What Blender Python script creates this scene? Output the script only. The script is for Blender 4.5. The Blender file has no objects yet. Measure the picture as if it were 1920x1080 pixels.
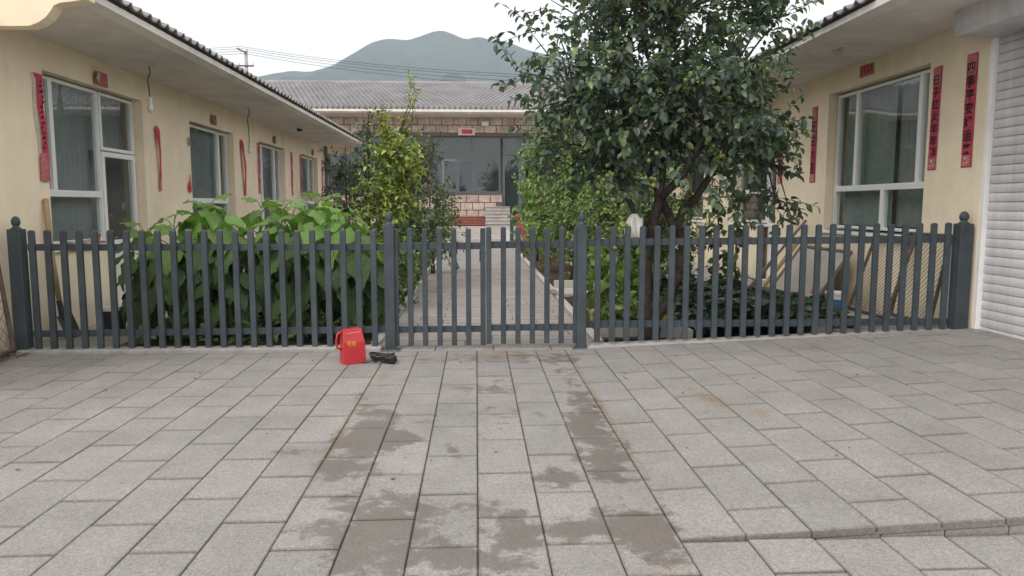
import bpy, bmesh, math, random
import numpy as np
from mathutils import Matrix, Vector, noise

# ------------------------------------------------------------------ camera, sky, sun, exposure
SC = bpy.context.scene
COL = SC.collection
R = math.radians
cam_d = bpy.data.cameras.new('camera')
cam_d.sensor_fit = 'HORIZONTAL'
cam_d.sensor_width = 36.0
cam_d.lens = 36.0 * 1415.0 / 1920.0
cam_d.clip_start = 0.05
cam_d.clip_end = 9000.0
cam = bpy.data.objects.new('camera', cam_d)
COL.objects.link(cam)
cam.location = (0.0, 0.0, 1.48)
cam.rotation_euler = (R(90 - 6.251), 0.0, R(-2.695))
SC.camera = cam

SUN_EL, SUN_AZ = 48.0, 222.0          # degrees; azimuth clockwise from +Y
world = bpy.data.worlds.new('World')
SC.world = world
world.use_nodes = True
wn = world.node_tree
wn.nodes.clear()
wo = wn.nodes.new('ShaderNodeOutputWorld')
bg = wn.nodes.new('ShaderNodeBackground')
sky = wn.nodes.new('ShaderNodeTexSky')
sky.sky_type = 'NISHITA'
sky.sun_disc = False
sky.sun_elevation = R(SUN_EL)
sky.sun_rotation = R(SUN_AZ)
sky.dust_density = 6.0
sky.air_density = 1.0
sky.ozone_density = 1.0
wmix = wn.nodes.new('ShaderNodeMix')
wmix.data_type = 'RGBA'
wmix.inputs[0].default_value = 0.93      # closed pale cloud over the whole sky
wn.links.new(sky.outputs[0], wmix.inputs[6])
wmix.inputs[7].default_value = (9.6, 9.25, 9.15, 1)
wn.links.new(wmix.outputs[2], bg.inputs[0])
bg.inputs[1].default_value = 0.10
wn.links.new(bg.outputs[0], wo.inputs[0])

sun_d = bpy.data.lights.new('sun', 'SUN')
sun_d.energy = 1.0
sun_d.angle = R(25)
sun_d.color = (1.0, 0.96, 0.9)
sun = bpy.data.objects.new('sun', sun_d)
COL.objects.link(sun)
sd = Vector((math.sin(R(SUN_AZ)) * math.cos(R(SUN_EL)), math.cos(R(SUN_AZ)) * math.cos(R(SUN_EL)), math.sin(R(SUN_EL))))
sun.rotation_euler = sd.to_track_quat('Z', 'Y').to_euler()

vs = SC.view_settings
vs.view_transform = 'Standard'
vs.look = 'None'
vs.exposure = 0.66
vs.gamma = 1.0
vs.use_curve_mapping = False
SC.cycles.max_bounces = 8
SC.cycles.transparent_max_bounces = 16
SC.cycles.volume_bounces = 1

# ------------------------------------------------------------------ helpers
WM = {}


def wm(o):
    return WM[o.name]


def thing(name, loc, label, cat, group=None, rot=(0, 0, 0)):
    o = bpy.data.objects.new(name, None)
    o.empty_display_size = 0.1
    COL.objects.link(o)
    o.location = loc
    o.rotation_euler = rot
    WM[o.name] = Matrix.LocRotScale(Vector(loc), o.rotation_euler, Vector((1, 1, 1)))
    tag(o, label, cat, group)
    return o


def tag(o, label=None, cat=None, group=None, kind=None):
    if label: o['label'] = label
    if cat: o['category'] = cat
    if group: o['group'] = group
    if kind: o['kind'] = kind
    return o


def inst(name, mesh, parent=None, mat4=None, local=False):
    """an object of mesh data; mat4 is its world matrix (or local to the parent)"""
    o = bpy.data.objects.new(name, mesh)
    COL.objects.link(o)
    m = mat4 if mat4 is not None else Matrix.Identity(4)
    if parent is not None:
        o.parent = parent
        if not local:
            m = wm(parent).inverted() @ m
        WM[o.name] = wm(parent) @ m
    else:
        WM[o.name] = m
    o.matrix_local = m
    return o


class MB:
    def __init__(s):
        s.v = []; s.f = []; s.m = []; s.cur = 0

    def add(s, vs_, fs_):
        b = len(s.v)
        s.v.extend([tuple(p) for p in vs_])
        for f in fs_:
            s.f.append(tuple(b + i for i in f)); s.m.append(s.cur)
        return s

    def box(s, x0, x1, y0, y1, z0, z1):
        return s.add([(x0, y0, z0), (x1, y0, z0), (x1, y1, z0), (x0, y1, z0), (x0, y0, z1), (x1, y0, z1), (x1, y1, z1), (x0, y1, z1)],
                     [(0, 3, 2, 1), (4, 5, 6, 7), (0, 1, 5, 4), (1, 2, 6, 5), (2, 3, 7, 6), (3, 0, 4, 7)])

    def obox(s, M, sx, sy, sz):
        c = [M @ Vector((x * sx / 2, y * sy / 2, z * sz / 2)) for z in (-1, 1) for x, y in ((-1, -1), (1, -1), (1, 1), (-1, 1))]
        return s.add(c, [(0, 3, 2, 1), (4, 5, 6, 7), (0, 1, 5, 4), (1, 2, 6, 5), (2, 3, 7, 6), (3, 0, 4, 7)])

    def quad(s, a, b, c, d):
        return s.add([a, b, c, d], [(0, 1, 2, 3)])

    def tube(s, pts, rad, n=8, cap=True):
        pts = [Vector(p) for p in pts]
        if not hasattr(rad, '__len__'): rad = [rad] * len(pts)
        b = len(s.v)
        up = Vector((0, 0, 1))
        prev = None
        for i, p in enumerate(pts):
            d = (pts[min(i + 1, len(pts) - 1)] - pts[max(i - 1, 0)])
            if d.length < 1e-9: d = Vector((0, 0, 1))
            d.normalize()
            if prev is None:
                a = d.cross(up)
                if a.length < 1e-3: a = d.cross(Vector((1, 0, 0)))
            else:
                a = prev - d * prev.dot(d)
                if a.length < 1e-4: a = d.cross(up)
            a.normalize(); prev = a
            c = d.cross(a)
            for k in range(n):
                t = 2 * math.pi * k / n
                s.v.append(tuple(p + (a * math.cos(t) + c * math.sin(t)) * rad[i]))
        for i in range(len(pts) - 1):
            for k in range(n):
                k2 = (k + 1) % n
                s.f.append((b + i * n + k, b + i * n + k2, b + (i + 1) * n + k2, b + (i + 1) * n + k)); s.m.append(s.cur)
        if cap:
            s.f.append(tuple(b + k for k in reversed(range(n)))); s.m.append(s.cur)
            e = b + (len(pts) - 1) * n
            s.f.append(tuple(e + k for k in range(n))); s.m.append(s.cur)
        return s

    def lathe(s, prof, c=(0, 0, 0), n=16):
        b = len(s.v)
        for r, z in prof:
            for k in range(n):
                t = 2 * math.pi * k / n
                s.v.append((c[0] + r * math.cos(t), c[1] + r * math.sin(t), c[2] + z))
        for i in range(len(prof) - 1):
            for k in range(n):
                k2 = (k + 1) % n
                s.f.append((b + i * n + k, b + i * n + k2, b + (i + 1) * n + k2, b + (i + 1) * n + k)); s.m.append(s.cur)
        s.f.append(tuple(b + k for k in reversed(range(n)))); s.m.append(s.cur)
        e = b + (len(prof) - 1) * n
        s.f.append(tuple(e + k for k in range(n))); s.m.append(s.cur)
        return s

    def prism(s, poly, a0, a1, axis='Y'):
        """poly in the plane across axis; axis Y: (x,z), axis X: (y,z), axis Z: (x,y)"""
        def P(p, a):
            return (p[0], a, p[1]) if axis == 'Y' else ((a, p[0], p[1]) if axis == 'X' else (p[0], p[1], a))
        n = len(poly)
        return s.add([P(p, a0) for p in poly] + [P(p, a1) for p in poly],
                     [tuple(range(n)), tuple(reversed(range(n, 2 * n)))] + [(i, i + n, (i + 1) % n + n, (i + 1) % n) for i in range(n)])

    def mesh(s, name, mat, smooth=False, bevel=0.0, seg=1):
        me = bpy.data.meshes.new(name)
        me.from_pydata(s.v, [], s.f)
        mats = mat if isinstance(mat, (list, tuple)) else [mat]
        for m in mats: me.materials.append(m)
        if len(mats) > 1:
            me.polygons.foreach_set('material_index', s.m)
        bm = bmesh.new(); bm.from_mesh(me)
        if bevel > 0:
            bmesh.ops.remove_doubles(bm, verts=bm.verts, dist=1e-5)
            bmesh.ops.recalc_face_normals(bm, faces=bm.faces)
            ed = [e for e in bm.edges if len(e.link_faces) == 2 and e.calc_face_angle(0) > 0.6]
            bmesh.ops.bevel(bm, geom=ed, offset=bevel, segments=seg, affect='EDGES', profile=0.6)
        else:
            bmesh.ops.recalc_face_normals(bm, faces=bm.faces)
        bm.to_mesh(me); bm.free()
        if smooth:
            me.polygons.foreach_set('use_smooth', [True] * len(me.polygons))
        me.update()
        return me

    def build(s, name, mat, parent=None, local=False, smooth=False, bevel=0.0, seg=1):
        return inst(name, s.mesh(name, mat, smooth, bevel, seg), parent, None, local)


# ------------------------------------------------------------------ materials
def nd(nt, t, **kw):
    n = nt.nodes.new(t)
    for k, v in kw.items(): setattr(n, k, v)
    return n


def pm(name, c, rough=0.7, var=0.12, scale=6.0, bump=0.0, bscale=60.0, spec=0.3, metal=0.0, c2=None, rnd=0.0, world_co=True, grain=0.0, gscale=200.0, streak=0.0):
    m = bpy.data.materials.new(name)
    m.use_nodes = True
    nt = m.node_tree
    p = nt.nodes['Principled BSDF']
    p.inputs['Roughness'].default_value = rough
    p.inputs['Metallic'].default_value = metal
    p.inputs['Specular IOR Level'].default_value = spec
    L = nt.links.new
    if world_co:
        co = nd(nt, 'ShaderNodeNewGeometry').outputs['Position']
    else:
        co = nd(nt, 'ShaderNodeTexCoord').outputs['Object']
    n1 = nd(nt, 'ShaderNodeTexNoise'); n1.inputs['Scale'].default_value = scale; n1.inputs['Detail'].default_value = 6; n1.inputs['Roughness'].default_value = 0.65
    L(co, n1.inputs['Vector'])
    rp = nd(nt, 'ShaderNodeMapRange'); rp.inputs[1].default_value = 0.3; rp.inputs[2].default_value = 0.7
    L(n1.outputs[0], rp.inputs[0])
    mx = nd(nt, 'ShaderNodeMix', data_type='RGBA')
    ca = c; cb = c2 if c2 else tuple(x * (1 - 2 * var) for x in c)
    if not c2: ca = tuple(min(1, x * (1 + var)) for x in c)
    mx.inputs[6].default_value = (*ca, 1); mx.inputs[7].default_value = (*cb, 1)
    L(rp.outputs[0], mx.inputs[0])
    out = mx.outputs[2]
    if rnd > 0 or grain > 0 or streak > 0:
        hv = nd(nt, 'ShaderNodeHueSaturation')
        L(out, hv.inputs['Color'])
        val = None
        def addv(sock, lo, hi):
            nonlocal val
            r = nd(nt, 'ShaderNodeMapRange'); r.inputs[3].default_value = lo; r.inputs[4].default_value = hi
            L(sock, r.inputs[0])
            if val is None: val = r.outputs[0]
            else:
                mu = nd(nt, 'ShaderNodeMath', operation='MULTIPLY'); L(val, mu.inputs[0]); L(r.outputs[0], mu.inputs[1]); val = mu.outputs[0]
            return r
        if rnd > 0:
            addv(nd(nt, 'ShaderNodeObjectInfo').outputs['Random'], 1 - rnd, 1 + rnd)
        if grain > 0:
            g = nd(nt, 'ShaderNodeTexNoise'); g.inputs['Scale'].default_value = gscale; g.inputs['Detail'].default_value = 2
            L(co, g.inputs['Vector'])
            r = addv(g.outputs[0], 1 - grain, 1 + grain); r.inputs[1].default_value = 0.3; r.inputs[2].default_value = 0.7
        if streak > 0:
            mp = nd(nt, 'ShaderNodeMapping'); mp.inputs['Scale'].default_value = (3.0, 3.0, 0.25)
            L(co, mp.inputs[0])
            g = nd(nt, 'ShaderNodeTexNoise'); g.inputs['Scale'].default_value = 1.6; g.inputs['Detail'].default_value = 7; g.inputs['Roughness'].default_value = 0.7
            L(mp.outputs[0], g.inputs['Vector'])
            r = addv(g.outputs[0], 1 - streak, 1 + streak * 0.35); r.inputs[1].default_value = 0.32; r.inputs[2].default_value = 0.6
        L(val, hv.inputs['Value'])
        out = hv.outputs[0]
    L(out, p.inputs['Base Color'])
    if bump > 0:
        bn = nd(nt, 'ShaderNodeTexNoise'); bn.inputs['Scale'].default_value = bscale; bn.inputs['Detail'].default_value = 4
        L(co, bn.inputs['Vector'])
        b = nd(nt, 'ShaderNodeBump'); b.inputs['Strength'].default_value = bump; b.inputs['Distance'].default_value = 0.01
        L(bn.outputs[0], b.inputs['Height']); L(b.outputs[0], p.inputs['Normal'])
    return m


def base_dirt(m, z0, z1, amount, col):
    """rain splash along the foot of a wall"""
    nt = m.node_tree; L = nt.links.new
    p = nt.nodes['Principled BSDF']
    src = p.inputs['Base Color'].links[0].from_socket
    geo = nd(nt, 'ShaderNodeNewGeometry').outputs['Position']
    sx = nd(nt, 'ShaderNodeSeparateXYZ'); L(geo, sx.inputs[0])
    n = nd(nt, 'ShaderNodeTexNoise'); n.inputs['Scale'].default_value = 3.5; n.inputs['Detail'].default_value = 8; n.inputs['Roughness'].default_value = 0.7
    L(geo, n.inputs['Vector'])
    a = nd(nt, 'ShaderNodeMath', operation='MULTIPLY_ADD'); L(n.outputs[0], a.inputs[0]); a.inputs[1].default_value = -0.6; L(sx.outputs[2], a.inputs[2])
    r_ = nd(nt, 'ShaderNodeMapRange'); r_.inputs[1].default_value = z0 - 0.3; r_.inputs[2].default_value = z1 - 0.3; r_.inputs[3].default_value = amount; r_.inputs[4].default_value = 0.0
    L(a.outputs[0], r_.inputs[0])
    mx = nd(nt, 'ShaderNodeMix', data_type='RGBA'); L(r_.outputs[0], mx.inputs[0]); L(src, mx.inputs[6]); mx.inputs[7].default_value = (*col, 1)
    L(mx.outputs[2], p.inputs['Base Color'])


def leaf_mat(name, trans=0.3, rough=0.42, spec=0.45, rnd=0.0, base=None):
    m = bpy.data.materials.new(name); m.use_nodes = True
    nt = m.node_tree; L = nt.links.new
    p = nt.nodes['Principled BSDF']; o = nt.nodes['Material Output']
    p.inputs['Roughness'].default_value = rough; p.inputs['Specular IOR Level'].default_value = spec
    if base is None:
        src = nd(nt, 'ShaderNodeAttribute', attribute_name='col').outputs['Color']
    else:
        hv = nd(nt, 'ShaderNodeHueSaturation'); 
        mx = nd(nt, 'ShaderNodeMix', data_type='RGBA'); mx.inputs[6].default_value = (*base[0], 1); mx.inputs[7].default_value = (*base[1], 1)
        tc = nd(nt, 'ShaderNodeTexCoord')
        nz = nd(nt, 'ShaderNodeTexNoise'); nz.inputs['Scale'].default_value = 7; nz.inputs['Detail'].default_value = 6
        L(tc.outputs['Object'], nz.inputs['Vector'])
        sx = nd(nt, 'ShaderNodeSeparateXYZ'); L(tc.outputs['Object'], sx.inputs[0])
        def mm(op, p1, p2=0.0):
            q = nd(nt, 'ShaderNodeMath', operation=op)
            for i_, v_ in enumerate((p1, p2)):
                if isinstance(v_, (int, float)): q.inputs[i_].default_value = v_
                else: L(v_, q.inputs[i_])
            return q.outputs[0]
        ay = mm('ABSOLUTE', sx.outputs[1])
        saw = mm('PINGPONG', mm('SUBTRACT', sx.outputs[0], mm('MULTIPLY', ay, 0.75)), 0.075)
        vein = mm('MAXIMUM', mm('SUBTRACT', 1.0, mm('MULTIPLY', saw, 70.0)), mm('SUBTRACT', 1.0, mm('MULTIPLY', ay, 55.0)))
        vein = mm('MAXIMUM', vein, 0.0)
        fac = mm('ADD', mm('MULTIPLY', nz.outputs[0], 0.9), 0.0)
        L(fac, mx.inputs[0])
        vm = nd(nt, 'ShaderNodeMix', data_type='RGBA'); L(mm('MULTIPLY', vein, 0.5), vm.inputs[0]); L(mx.outputs[2], vm.inputs[6]); vm.inputs[7].default_value = (base[0][0] * 2.0, base[0][1] * 1.6, base[0][2] * 2.0, 1)
        mx = vm
        bp = nd(nt, 'ShaderNodeBump'); bp.inputs['Strength'].default_value = 0.5; bp.inputs['Distance'].default_value = 0.05
        L(mm('SUBTRACT', nz.outputs[0], mm('MULTIPLY', vein, 0.6)), bp.inputs['Height']); L(bp.outputs[0], p.inputs['Normal'])
        r = nd(nt, 'ShaderNodeMapRange'); r.inputs[3].default_value = 1 - rnd; r.inputs[4].default_value = 1 + rnd
        L(nd(nt, 'ShaderNodeObjectInfo').outputs['Random'], r.inputs[0])
        L(r.outputs[0], hv.inputs['Value']); L(mx.outputs[2], hv.inputs['Color'])
        src = hv.outputs[0]
    L(src, p.inputs['Base Color'])
    tr = nd(nt, 'ShaderNodeBsdfTranslucent')
    br = nd(nt, 'ShaderNodeMix', data_type='RGBA', blend_type='MULTIPLY'); br.inputs[0].default_value = 1.0
    br.inputs[7].default_value = (1.5, 1.7, 0.7, 1)
    L(src, br.inputs[6]); L(br.outputs[2], tr.inputs[0])
    ms = nd(nt, 'ShaderNodeMixShader'); ms.inputs[0].default_value = trans
    L(p.outputs[0], ms.inputs[1]); L(tr.outputs[0], ms.inputs[2]); L(ms.outputs[0], o.inputs[0])
    return m


def glass_mat(name, tint=(0.86, 0.90, 0.90), rough=0.01):
    m = bpy.data.materials.new(name); m.use_nodes = True
    nt = m.node_tree; L = nt.links.new
    nt.nodes.remove(nt.nodes['Principled BSDF']); o = nt.nodes['Material Output']
    t = nd(nt, 'ShaderNodeBsdfTransparent'); t.inputs[0].default_value = (*tint, 1)
    g = nd(nt, 'ShaderNodeBsdfGlossy'); g.inputs['Roughness'].default_value = rough; g.inputs[0].default_value = (0.9, 0.95, 0.95, 1)
    geo = nd(nt, 'ShaderNodeNewGeometry')
    nz = nd(nt, 'ShaderNodeTexNoise'); nz.inputs['Scale'].default_value = 1.3; nz.inputs['Detail'].default_value = 1
    L(geo.outputs['Position'], nz.inputs['Vector'])
    b = nd(nt, 'ShaderNodeBump'); b.inputs['Strength'].default_value = 0.06; b.inputs['Distance'].default_value = 0.05
    L(nz.outputs[0], b.inputs['Height']); L(b.outputs[0], g.inputs['Normal'])
    fr = nd(nt, 'ShaderNodeFresnel'); fr.inputs['IOR'].default_value = 1.8
    ms = nd(nt, 'ShaderNodeMixShader')
    bf = nd(nt, 'ShaderNodeMath', operation='SUBTRACT'); bf.inputs[0].default_value = 1.0; L(geo.outputs['Backfacing'], bf.inputs[1])
    ff_ = nd(nt, 'ShaderNodeMath', operation='MULTIPLY'); L(fr.outputs[0], ff_.inputs[0]); L(bf.outputs[0], ff_.inputs[1])
    L(ff_.outputs[0], ms.inputs[0]); L(t.outputs[0], ms.inputs[1]); L(g.outputs[0], ms.inputs[2]); L(ms.outputs[0], o.inputs[0])
    return m


M_ = {}
M_['cream'] = pm('cream_render', (0.90, 0.78, 0.595), 0.85, 0.075, 1.0, bump=0.12, bscale=90, streak=0.045, spec=0.15)
base_dirt(M_['cream'], 0.05, 0.45, 0.55, (0.36, 0.30, 0.22))
M_['soffit'] = pm('soffit_plaster', (0.84, 0.79, 0.745), 0.9, 0.10, 1.5, bump=0.1, bscale=40, spec=0.1, grain=0.05, gscale=12)
M_['tile_grey'] = pm('roof_tile_grey', (0.30, 0.285, 0.275), 0.75, 0.25, 4, rnd=0.18, bump=0.1, spec=0.25)
M_['tile_far'] = pm('roof_tile_weathered', (0.30, 0.288, 0.30), 0.5, 0.14, 0.8, grain=0.06, gscale=6, spec=0.35)
M_['white_frame'] = pm('white_plastic_frame', (0.86, 0.87, 0.86), 0.4, 0.04, 3, spec=0.4)
M_['grey_frame'] = pm('dark_aluminium_frame', (0.10, 0.125, 0.15), 0.4, 0.06, 3, spec=0.4)
M_['glass'] = glass_mat('window_glass')
M_['glass_far'] = glass_mat('window_glass_far', (0.65, 0.7, 0.72))
M_['room'] = pm('room_plaster', (0.55, 0.55, 0.53), 0.9, 0.1, 2)
M_['pane_lightener'] = pm('pane_lightener_sheet', (0.35, 0.36, 0.36), 0.9, 0.12, 0.9)  # for sheets added behind the glass to lighten the panes
M_['curtain_or_lightener'] = pm('curtain_cloth', (0.42, 0.41, 0.40), 0.9, 0.1, 5)
M_['fence'] = pm('fence_paint', (0.057, 0.073, 0.085), 0.50, 0.16, 3, rnd=0.10, spec=0.35, grain=0.06, gscale=25, bump=0.03, bscale=120)
M_['stone'] = pm('stone_cladding', (0.52, 0.41, 0.35), 0.85, 0.18, 5, rnd=0.16, bump=0.4, bscale=25, grain=0.12, gscale=30)
M_['mortar'] = pm('mortar', (0.14, 0.115, 0.10), 0.95, 0.1, 6)
M_['stepstone'] = pm('step_granite', (0.50, 0.47, 0.44), 0.8, 0.12, 5, grain=0.1, gscale=60)
M_['redpaint'] = pm('red_brick_paint', (0.36, 0.115, 0.095), 0.6, 0.15, 6)
M_['concrete'] = pm('concrete', (0.40, 0.385, 0.365), 0.9, 0.15, 3, grain=0.1, gscale=40, bump=0.1)
M_['soil'] = pm('garden_soil', (0.075, 0.052, 0.036), 0.95, 0.3, 5, bump=0.8, bscale=18, spec=0.1)
M_['bark'] = pm('bark', (0.075, 0.062, 0.052), 0.9, 0.3, 9, bump=0.7, bscale=35, spec=0.1, grain=0.3, gscale=30)
M_['twig'] = pm('twig_bark', (0.085, 0.07, 0.05), 0.85, 0.2, 9)
M_['stalk'] = pm('green_stalk', (0.13, 0.19, 0.06), 0.6, 0.2, 9)
M_['wood'] = pm('weathered_wood', (0.42, 0.30, 0.16), 0.75, 0.15, 4, streak=0.2)
M_['wood_grey'] = pm('grey_wood', (0.20, 0.165, 0.13), 0.85, 0.2, 6, streak=0.3)
M_['rust'] = pm('rusty_steel', (0.13, 0.095, 0.075), 0.7, 0.3, 14, spec=0.35, metal=0.3)
M_['steel'] = pm('dull_steel', (0.22, 0.225, 0.23), 0.5, 0.2, 14, metal=0.6)
M_['black'] = pm('black_plastic', (0.02, 0.02, 0.021), 0.35, 0.2, 9, spec=0.5)
M_['white'] = pm('white_plastic', (0.72, 0.72, 0.70), 0.45, 0.08, 6)
M_['blue'] = pm('blue_label', (0.03, 0.16, 0.38), 0.4, 0.1, 6)
M_['orange'] = pm('orange_plastic', (0.65, 0.17, 0.09), 0.5, 0.1, 6)
M_['yellow'] = pm('yellow_print', (0.75, 0.48, 0.04), 0.5, 0.05, 6)
M_['redbox'] = pm('red_gloss_card', (0.52, 0.026, 0.032), 0.30, 0.06, 6, spec=0.55)
M_['redpaper'] = pm('red_paper', (0.58, 0.075, 0.115), 0.75, 0.18, 12, c2=(0.42, 0.045, 0.075))
M_['pinkprint'] = pm('pink_gold_print', (0.55, 0.26, 0.24), 0.7, 0.3, 40, c2=(0.42, 0.05, 0.07))
M_['fadedpaper'] = pm('faded_paper', (0.42, 0.27, 0.22), 0.85, 0.25, 30, c2=(0.22, 0.10, 0.08))
M_['ink'] = pm('black_ink', (0.028, 0.018, 0.022), 0.7, 0.1, 10)
M_['palepaper'] = pm('pale_paper', (0.62, 0.56, 0.48), 0.85, 0.1, 10)
M_['shutter'] = pm('shutter_metal', (0.64, 0.63, 0.65), 0.45, 0.10, 0.9, spec=0.45, streak=0.18, rnd=0.05)
M_['board'] = pm('board_face', (0.50, 0.455, 0.39), 0.7, 0.25, 2.2, c2=(0.33, 0.30, 0.30), spec=0.35)
M_['bag'] = pm('plastic_bag', (0.70, 0.68, 0.62), 0.35, 0.06, 6, spec=0.5)
M_['bucketgrey'] = pm('dark_bucket', (0.035, 0.037, 0.04), 0.4, 0.1, 6)
M_['polecon'] = pm('pole_concrete', (0.42, 0.41, 0.40), 0.85, 0.1, 2)
M_['wire'] = pm('wire_black', (0.05, 0.05, 0.055), 0.6, 0.05, 2)
M_['fruit'] = pm('green_fruit', (0.20, 0.24, 0.055), 0.4, 0.2, 10, rnd=0.2, spec=0.45)
M_['flower'] = pm('coral_flower', (0.55, 0.22, 0.15), 0.7, 0.2, 10)
M_['leaf'] = leaf_mat('leaf', 0.25, 0.38, 0.55)
M_['bigleaf'] = leaf_mat('broad_leaf', 0.16, 0.5, 0.35, 0.35, ((0.080, 0.145, 0.050), (0.042, 0.088, 0.030)))
M_['young_lit_leaf'] = leaf_mat('young_lit_broad_leaf', 0.3, 0.5, 0.35, 0.25, ((0.19, 0.32, 0.085), (0.10, 0.21, 0.05)))  # paler: young growth, plus light on the plant tops put into the colour
M_['hill'] = pm('hill_scrub', (0.030, 0.050, 0.046), 0.95, 0.2, 0.012, c2=(0.065, 0.075, 0.065), spec=0.0, grain=0.2, gscale=0.05)


def paver_mat(name, base, wet, rusty=(), half=(0.1465, 0.2965)):
    """pale bush-hammered granite, speckled; damp patches keep one shape across neighbouring slabs"""
    m = bpy.data.materials.new(name); m.use_nodes = True
    nt = m.node_tree; L = nt.links.new
    p = nt.nodes['Principled BSDF']; p.inputs['Specular IOR Level'].default_value = 0.3
    geo = nd(nt, 'ShaderNodeNewGeometry').outputs['Position']
    oi = nd(nt, 'ShaderNodeObjectInfo')
    def nz(scale, detail=5, rough=0.6, vec=None):
        n = nd(nt, 'ShaderNodeTexNoise'); n.inputs['Scale'].default_value = scale; n.inputs['Detail'].default_value = detail; n.inputs['Roughness'].default_value = rough
        L(vec if vec is not None else geo, n.inputs['Vector']); return n.outputs[0]
    def mr(s, a, b, c, d):
        r = nd(nt, 'ShaderNodeMapRange'); 
        for i, v in zip((1, 2, 3, 4), (a, b, c, d)): r.inputs[i].default_value = v
        L(s, r.inputs[0]); return r.outputs[0]
    def math_(op, a, b):
        n = nd(nt, 'ShaderNodeMath', operation=op)
        for i, q in enumerate((a, b)):
            if isinstance(q, (int, float)): n.inputs[i].default_value = q
            else: L(q, n.inputs[i])
        return n.outputs[0]
    def mixc(f, a, b):
        n = nd(nt, 'ShaderNodeMix', data_type='RGBA')
        if isinstance(f, (int, float)): n.inputs[0].default_value = f
        else: L(f, n.inputs[0])
        for i, q in ((6, a), (7, b)):
            if isinstance(q, tuple): n.inputs[i].default_value = (*q, 1)
            else: L(q, n.inputs[i])
        return n.outputs[2]
    col = mixc(oi.outputs['Random'], base, (base[0] * 1.0, base[1] * 0.98, base[2] * 0.97))
    vor = nd(nt, 'ShaderNodeTexVoronoi'); vor.inputs['Scale'].default_value = 160; L(geo, vor.inputs['Vector'])
    speck = mr(vor.outputs['Color'], 0.0, 1.0, 0.70, 1.24)
    coarse = mr(nz(40, 4, 0.8), 0.3, 0.7, 0.82, 1.14)
    blotch = mr(nz(1.6, 9, 0.72), 0.3, 0.7, 0.80, 1.12)
    rnd = mr(oi.outputs['Random'], 0, 1, 0.93, 1.05)
    v = math_('MULTIPLY', math_('MULTIPLY', speck, coarse), math_('MULTIPLY', blotch, rnd))
    # rusty / muddy marks
    rust = mr(nz(1.7, 7, 0.75), 0.60, 0.74, 0.0, 0.35)
    col = mixc(rust, col, (0.33, 0.25, 0.16))
    rv = 0.0
    for (cx, cy, rx, ry, k, ang) in rusty:
        mp = nd(nt, 'ShaderNodeMapping', vector_type='TEXTURE'); mp.inputs['Location'].default_value = (cx, cy, 0); mp.inputs['Scale'].default_value = (rx, ry, 100); mp.inputs['Rotation'].default_value = (0, 0, math.radians(ang))
        L(geo, mp.inputs[0])
        ln = nd(nt, 'ShaderNodeVectorMath', operation='LENGTH'); L(mp.outputs[0], ln.inputs[0])
        rv = math_('MAXIMUM', mr(ln.outputs['Value'], 0.0, 1.3, k, 0.0), rv)
    if rusty:
        rr = math_('ADD', rv, math_('MULTIPLY', math_('SUBTRACT', nz(5.0, 8, 0.75), 0.5), 1.3))
        col = mixc(mr(rr, 0.35, 0.9, 0.0, 0.75), col, (0.25, 0.175, 0.10))
    oc = nd(nt, 'ShaderNodeTexCoord').outputs['Object']
    sx = nd(nt, 'ShaderNodeSeparateXYZ'); L(oc, sx.inputs[0])
    gn = nz(9, 6, 0.7)
    long_y = half[1] > half[0]
    ex = math_('SUBTRACT', half[0], math_('ABSOLUTE', sx.outputs[0], 0.0))
    ey = math_('SUBTRACT', half[1], math_('ABSOLUTE', sx.outputs[1], 0.0))
    gx_ = mr(math_('ADD', ex, math_('MULTIPLY', math_('SUBTRACT', gn, 0.5), -0.020)), 0.001, 0.010, 0.55, 0.0)
    gy_ = mr(math_('ADD', ey, math_('MULTIPLY', math_('SUBTRACT', gn, 0.5), -0.034)), 0.004, 0.019, 0.75, 0.0)
    grime = math_('MULTIPLY', math_('MAXIMUM', gx_, gy_), 0.55)
    col = mixc(grime, col, (0.105, 0.09, 0.075))
    # damp patches
    wetv = 0.0
    for (cx, cy, rx, ry, k) in wet:
        mp = nd(nt, 'ShaderNodeMapping', vector_type='TEXTURE'); mp.inputs['Location'].default_value = (cx, cy, 0); mp.inputs['Scale'].default_value = (rx, ry, 100)
        L(geo, mp.inputs[0])
        ln = nd(nt, 'ShaderNodeVectorMath', operation='LENGTH'); L(mp.outputs[0], ln.inputs[0])
        b = mr(ln.outputs['Value'], 0.0, 1.35, k, 0.0)
        wetv = math_('MAXIMUM', b, wetv)
    edge = math_('ADD', math_('MULTIPLY', nz(2.6, 4, 0.6), 0.45), math_('MULTIPLY', nz(8.0, 9, 0.75), 0.55))
    slab = math_('SUBTRACT', math_('MULTIPLY', oi.outputs['Random'], 0.16), 0.08)
    wsum = math_('ADD', math_('ADD', wetv, math_('MULTIPLY', math_('SUBTRACT', edge, 0.5), 2.6)), slab)
    wmask = mr(wsum, 0.42, 0.56, 0.0, 1.0)
    hv = nd(nt, 'ShaderNodeHueSaturation'); L(col, hv.inputs['Color'])
    wetdark = mr(wmask, 0, 1, 1.0, 0.60)
    L(math_('MULTIPLY', v, wetdark), hv.inputs['Value'])
    final = mixc(math_('MULTIPLY', wmask, 0.38), hv.outputs[0], (0.15, 0.118, 0.085))
    L(final, p.inputs['Base Color'])
    L(mr(wmask, 0, 1, 0.8, 0.5), p.inputs['Roughness'])
    bp = nd(nt, 'ShaderNodeBump'); bp.inputs['Strength'].default_value = 0.35; bp.inputs['Distance'].default_value = 0.004
    L(nz(130, 3, 0.7), bp.inputs['Height']); L(bp.outputs[0], p.inputs['Normal'])
    return m


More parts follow.
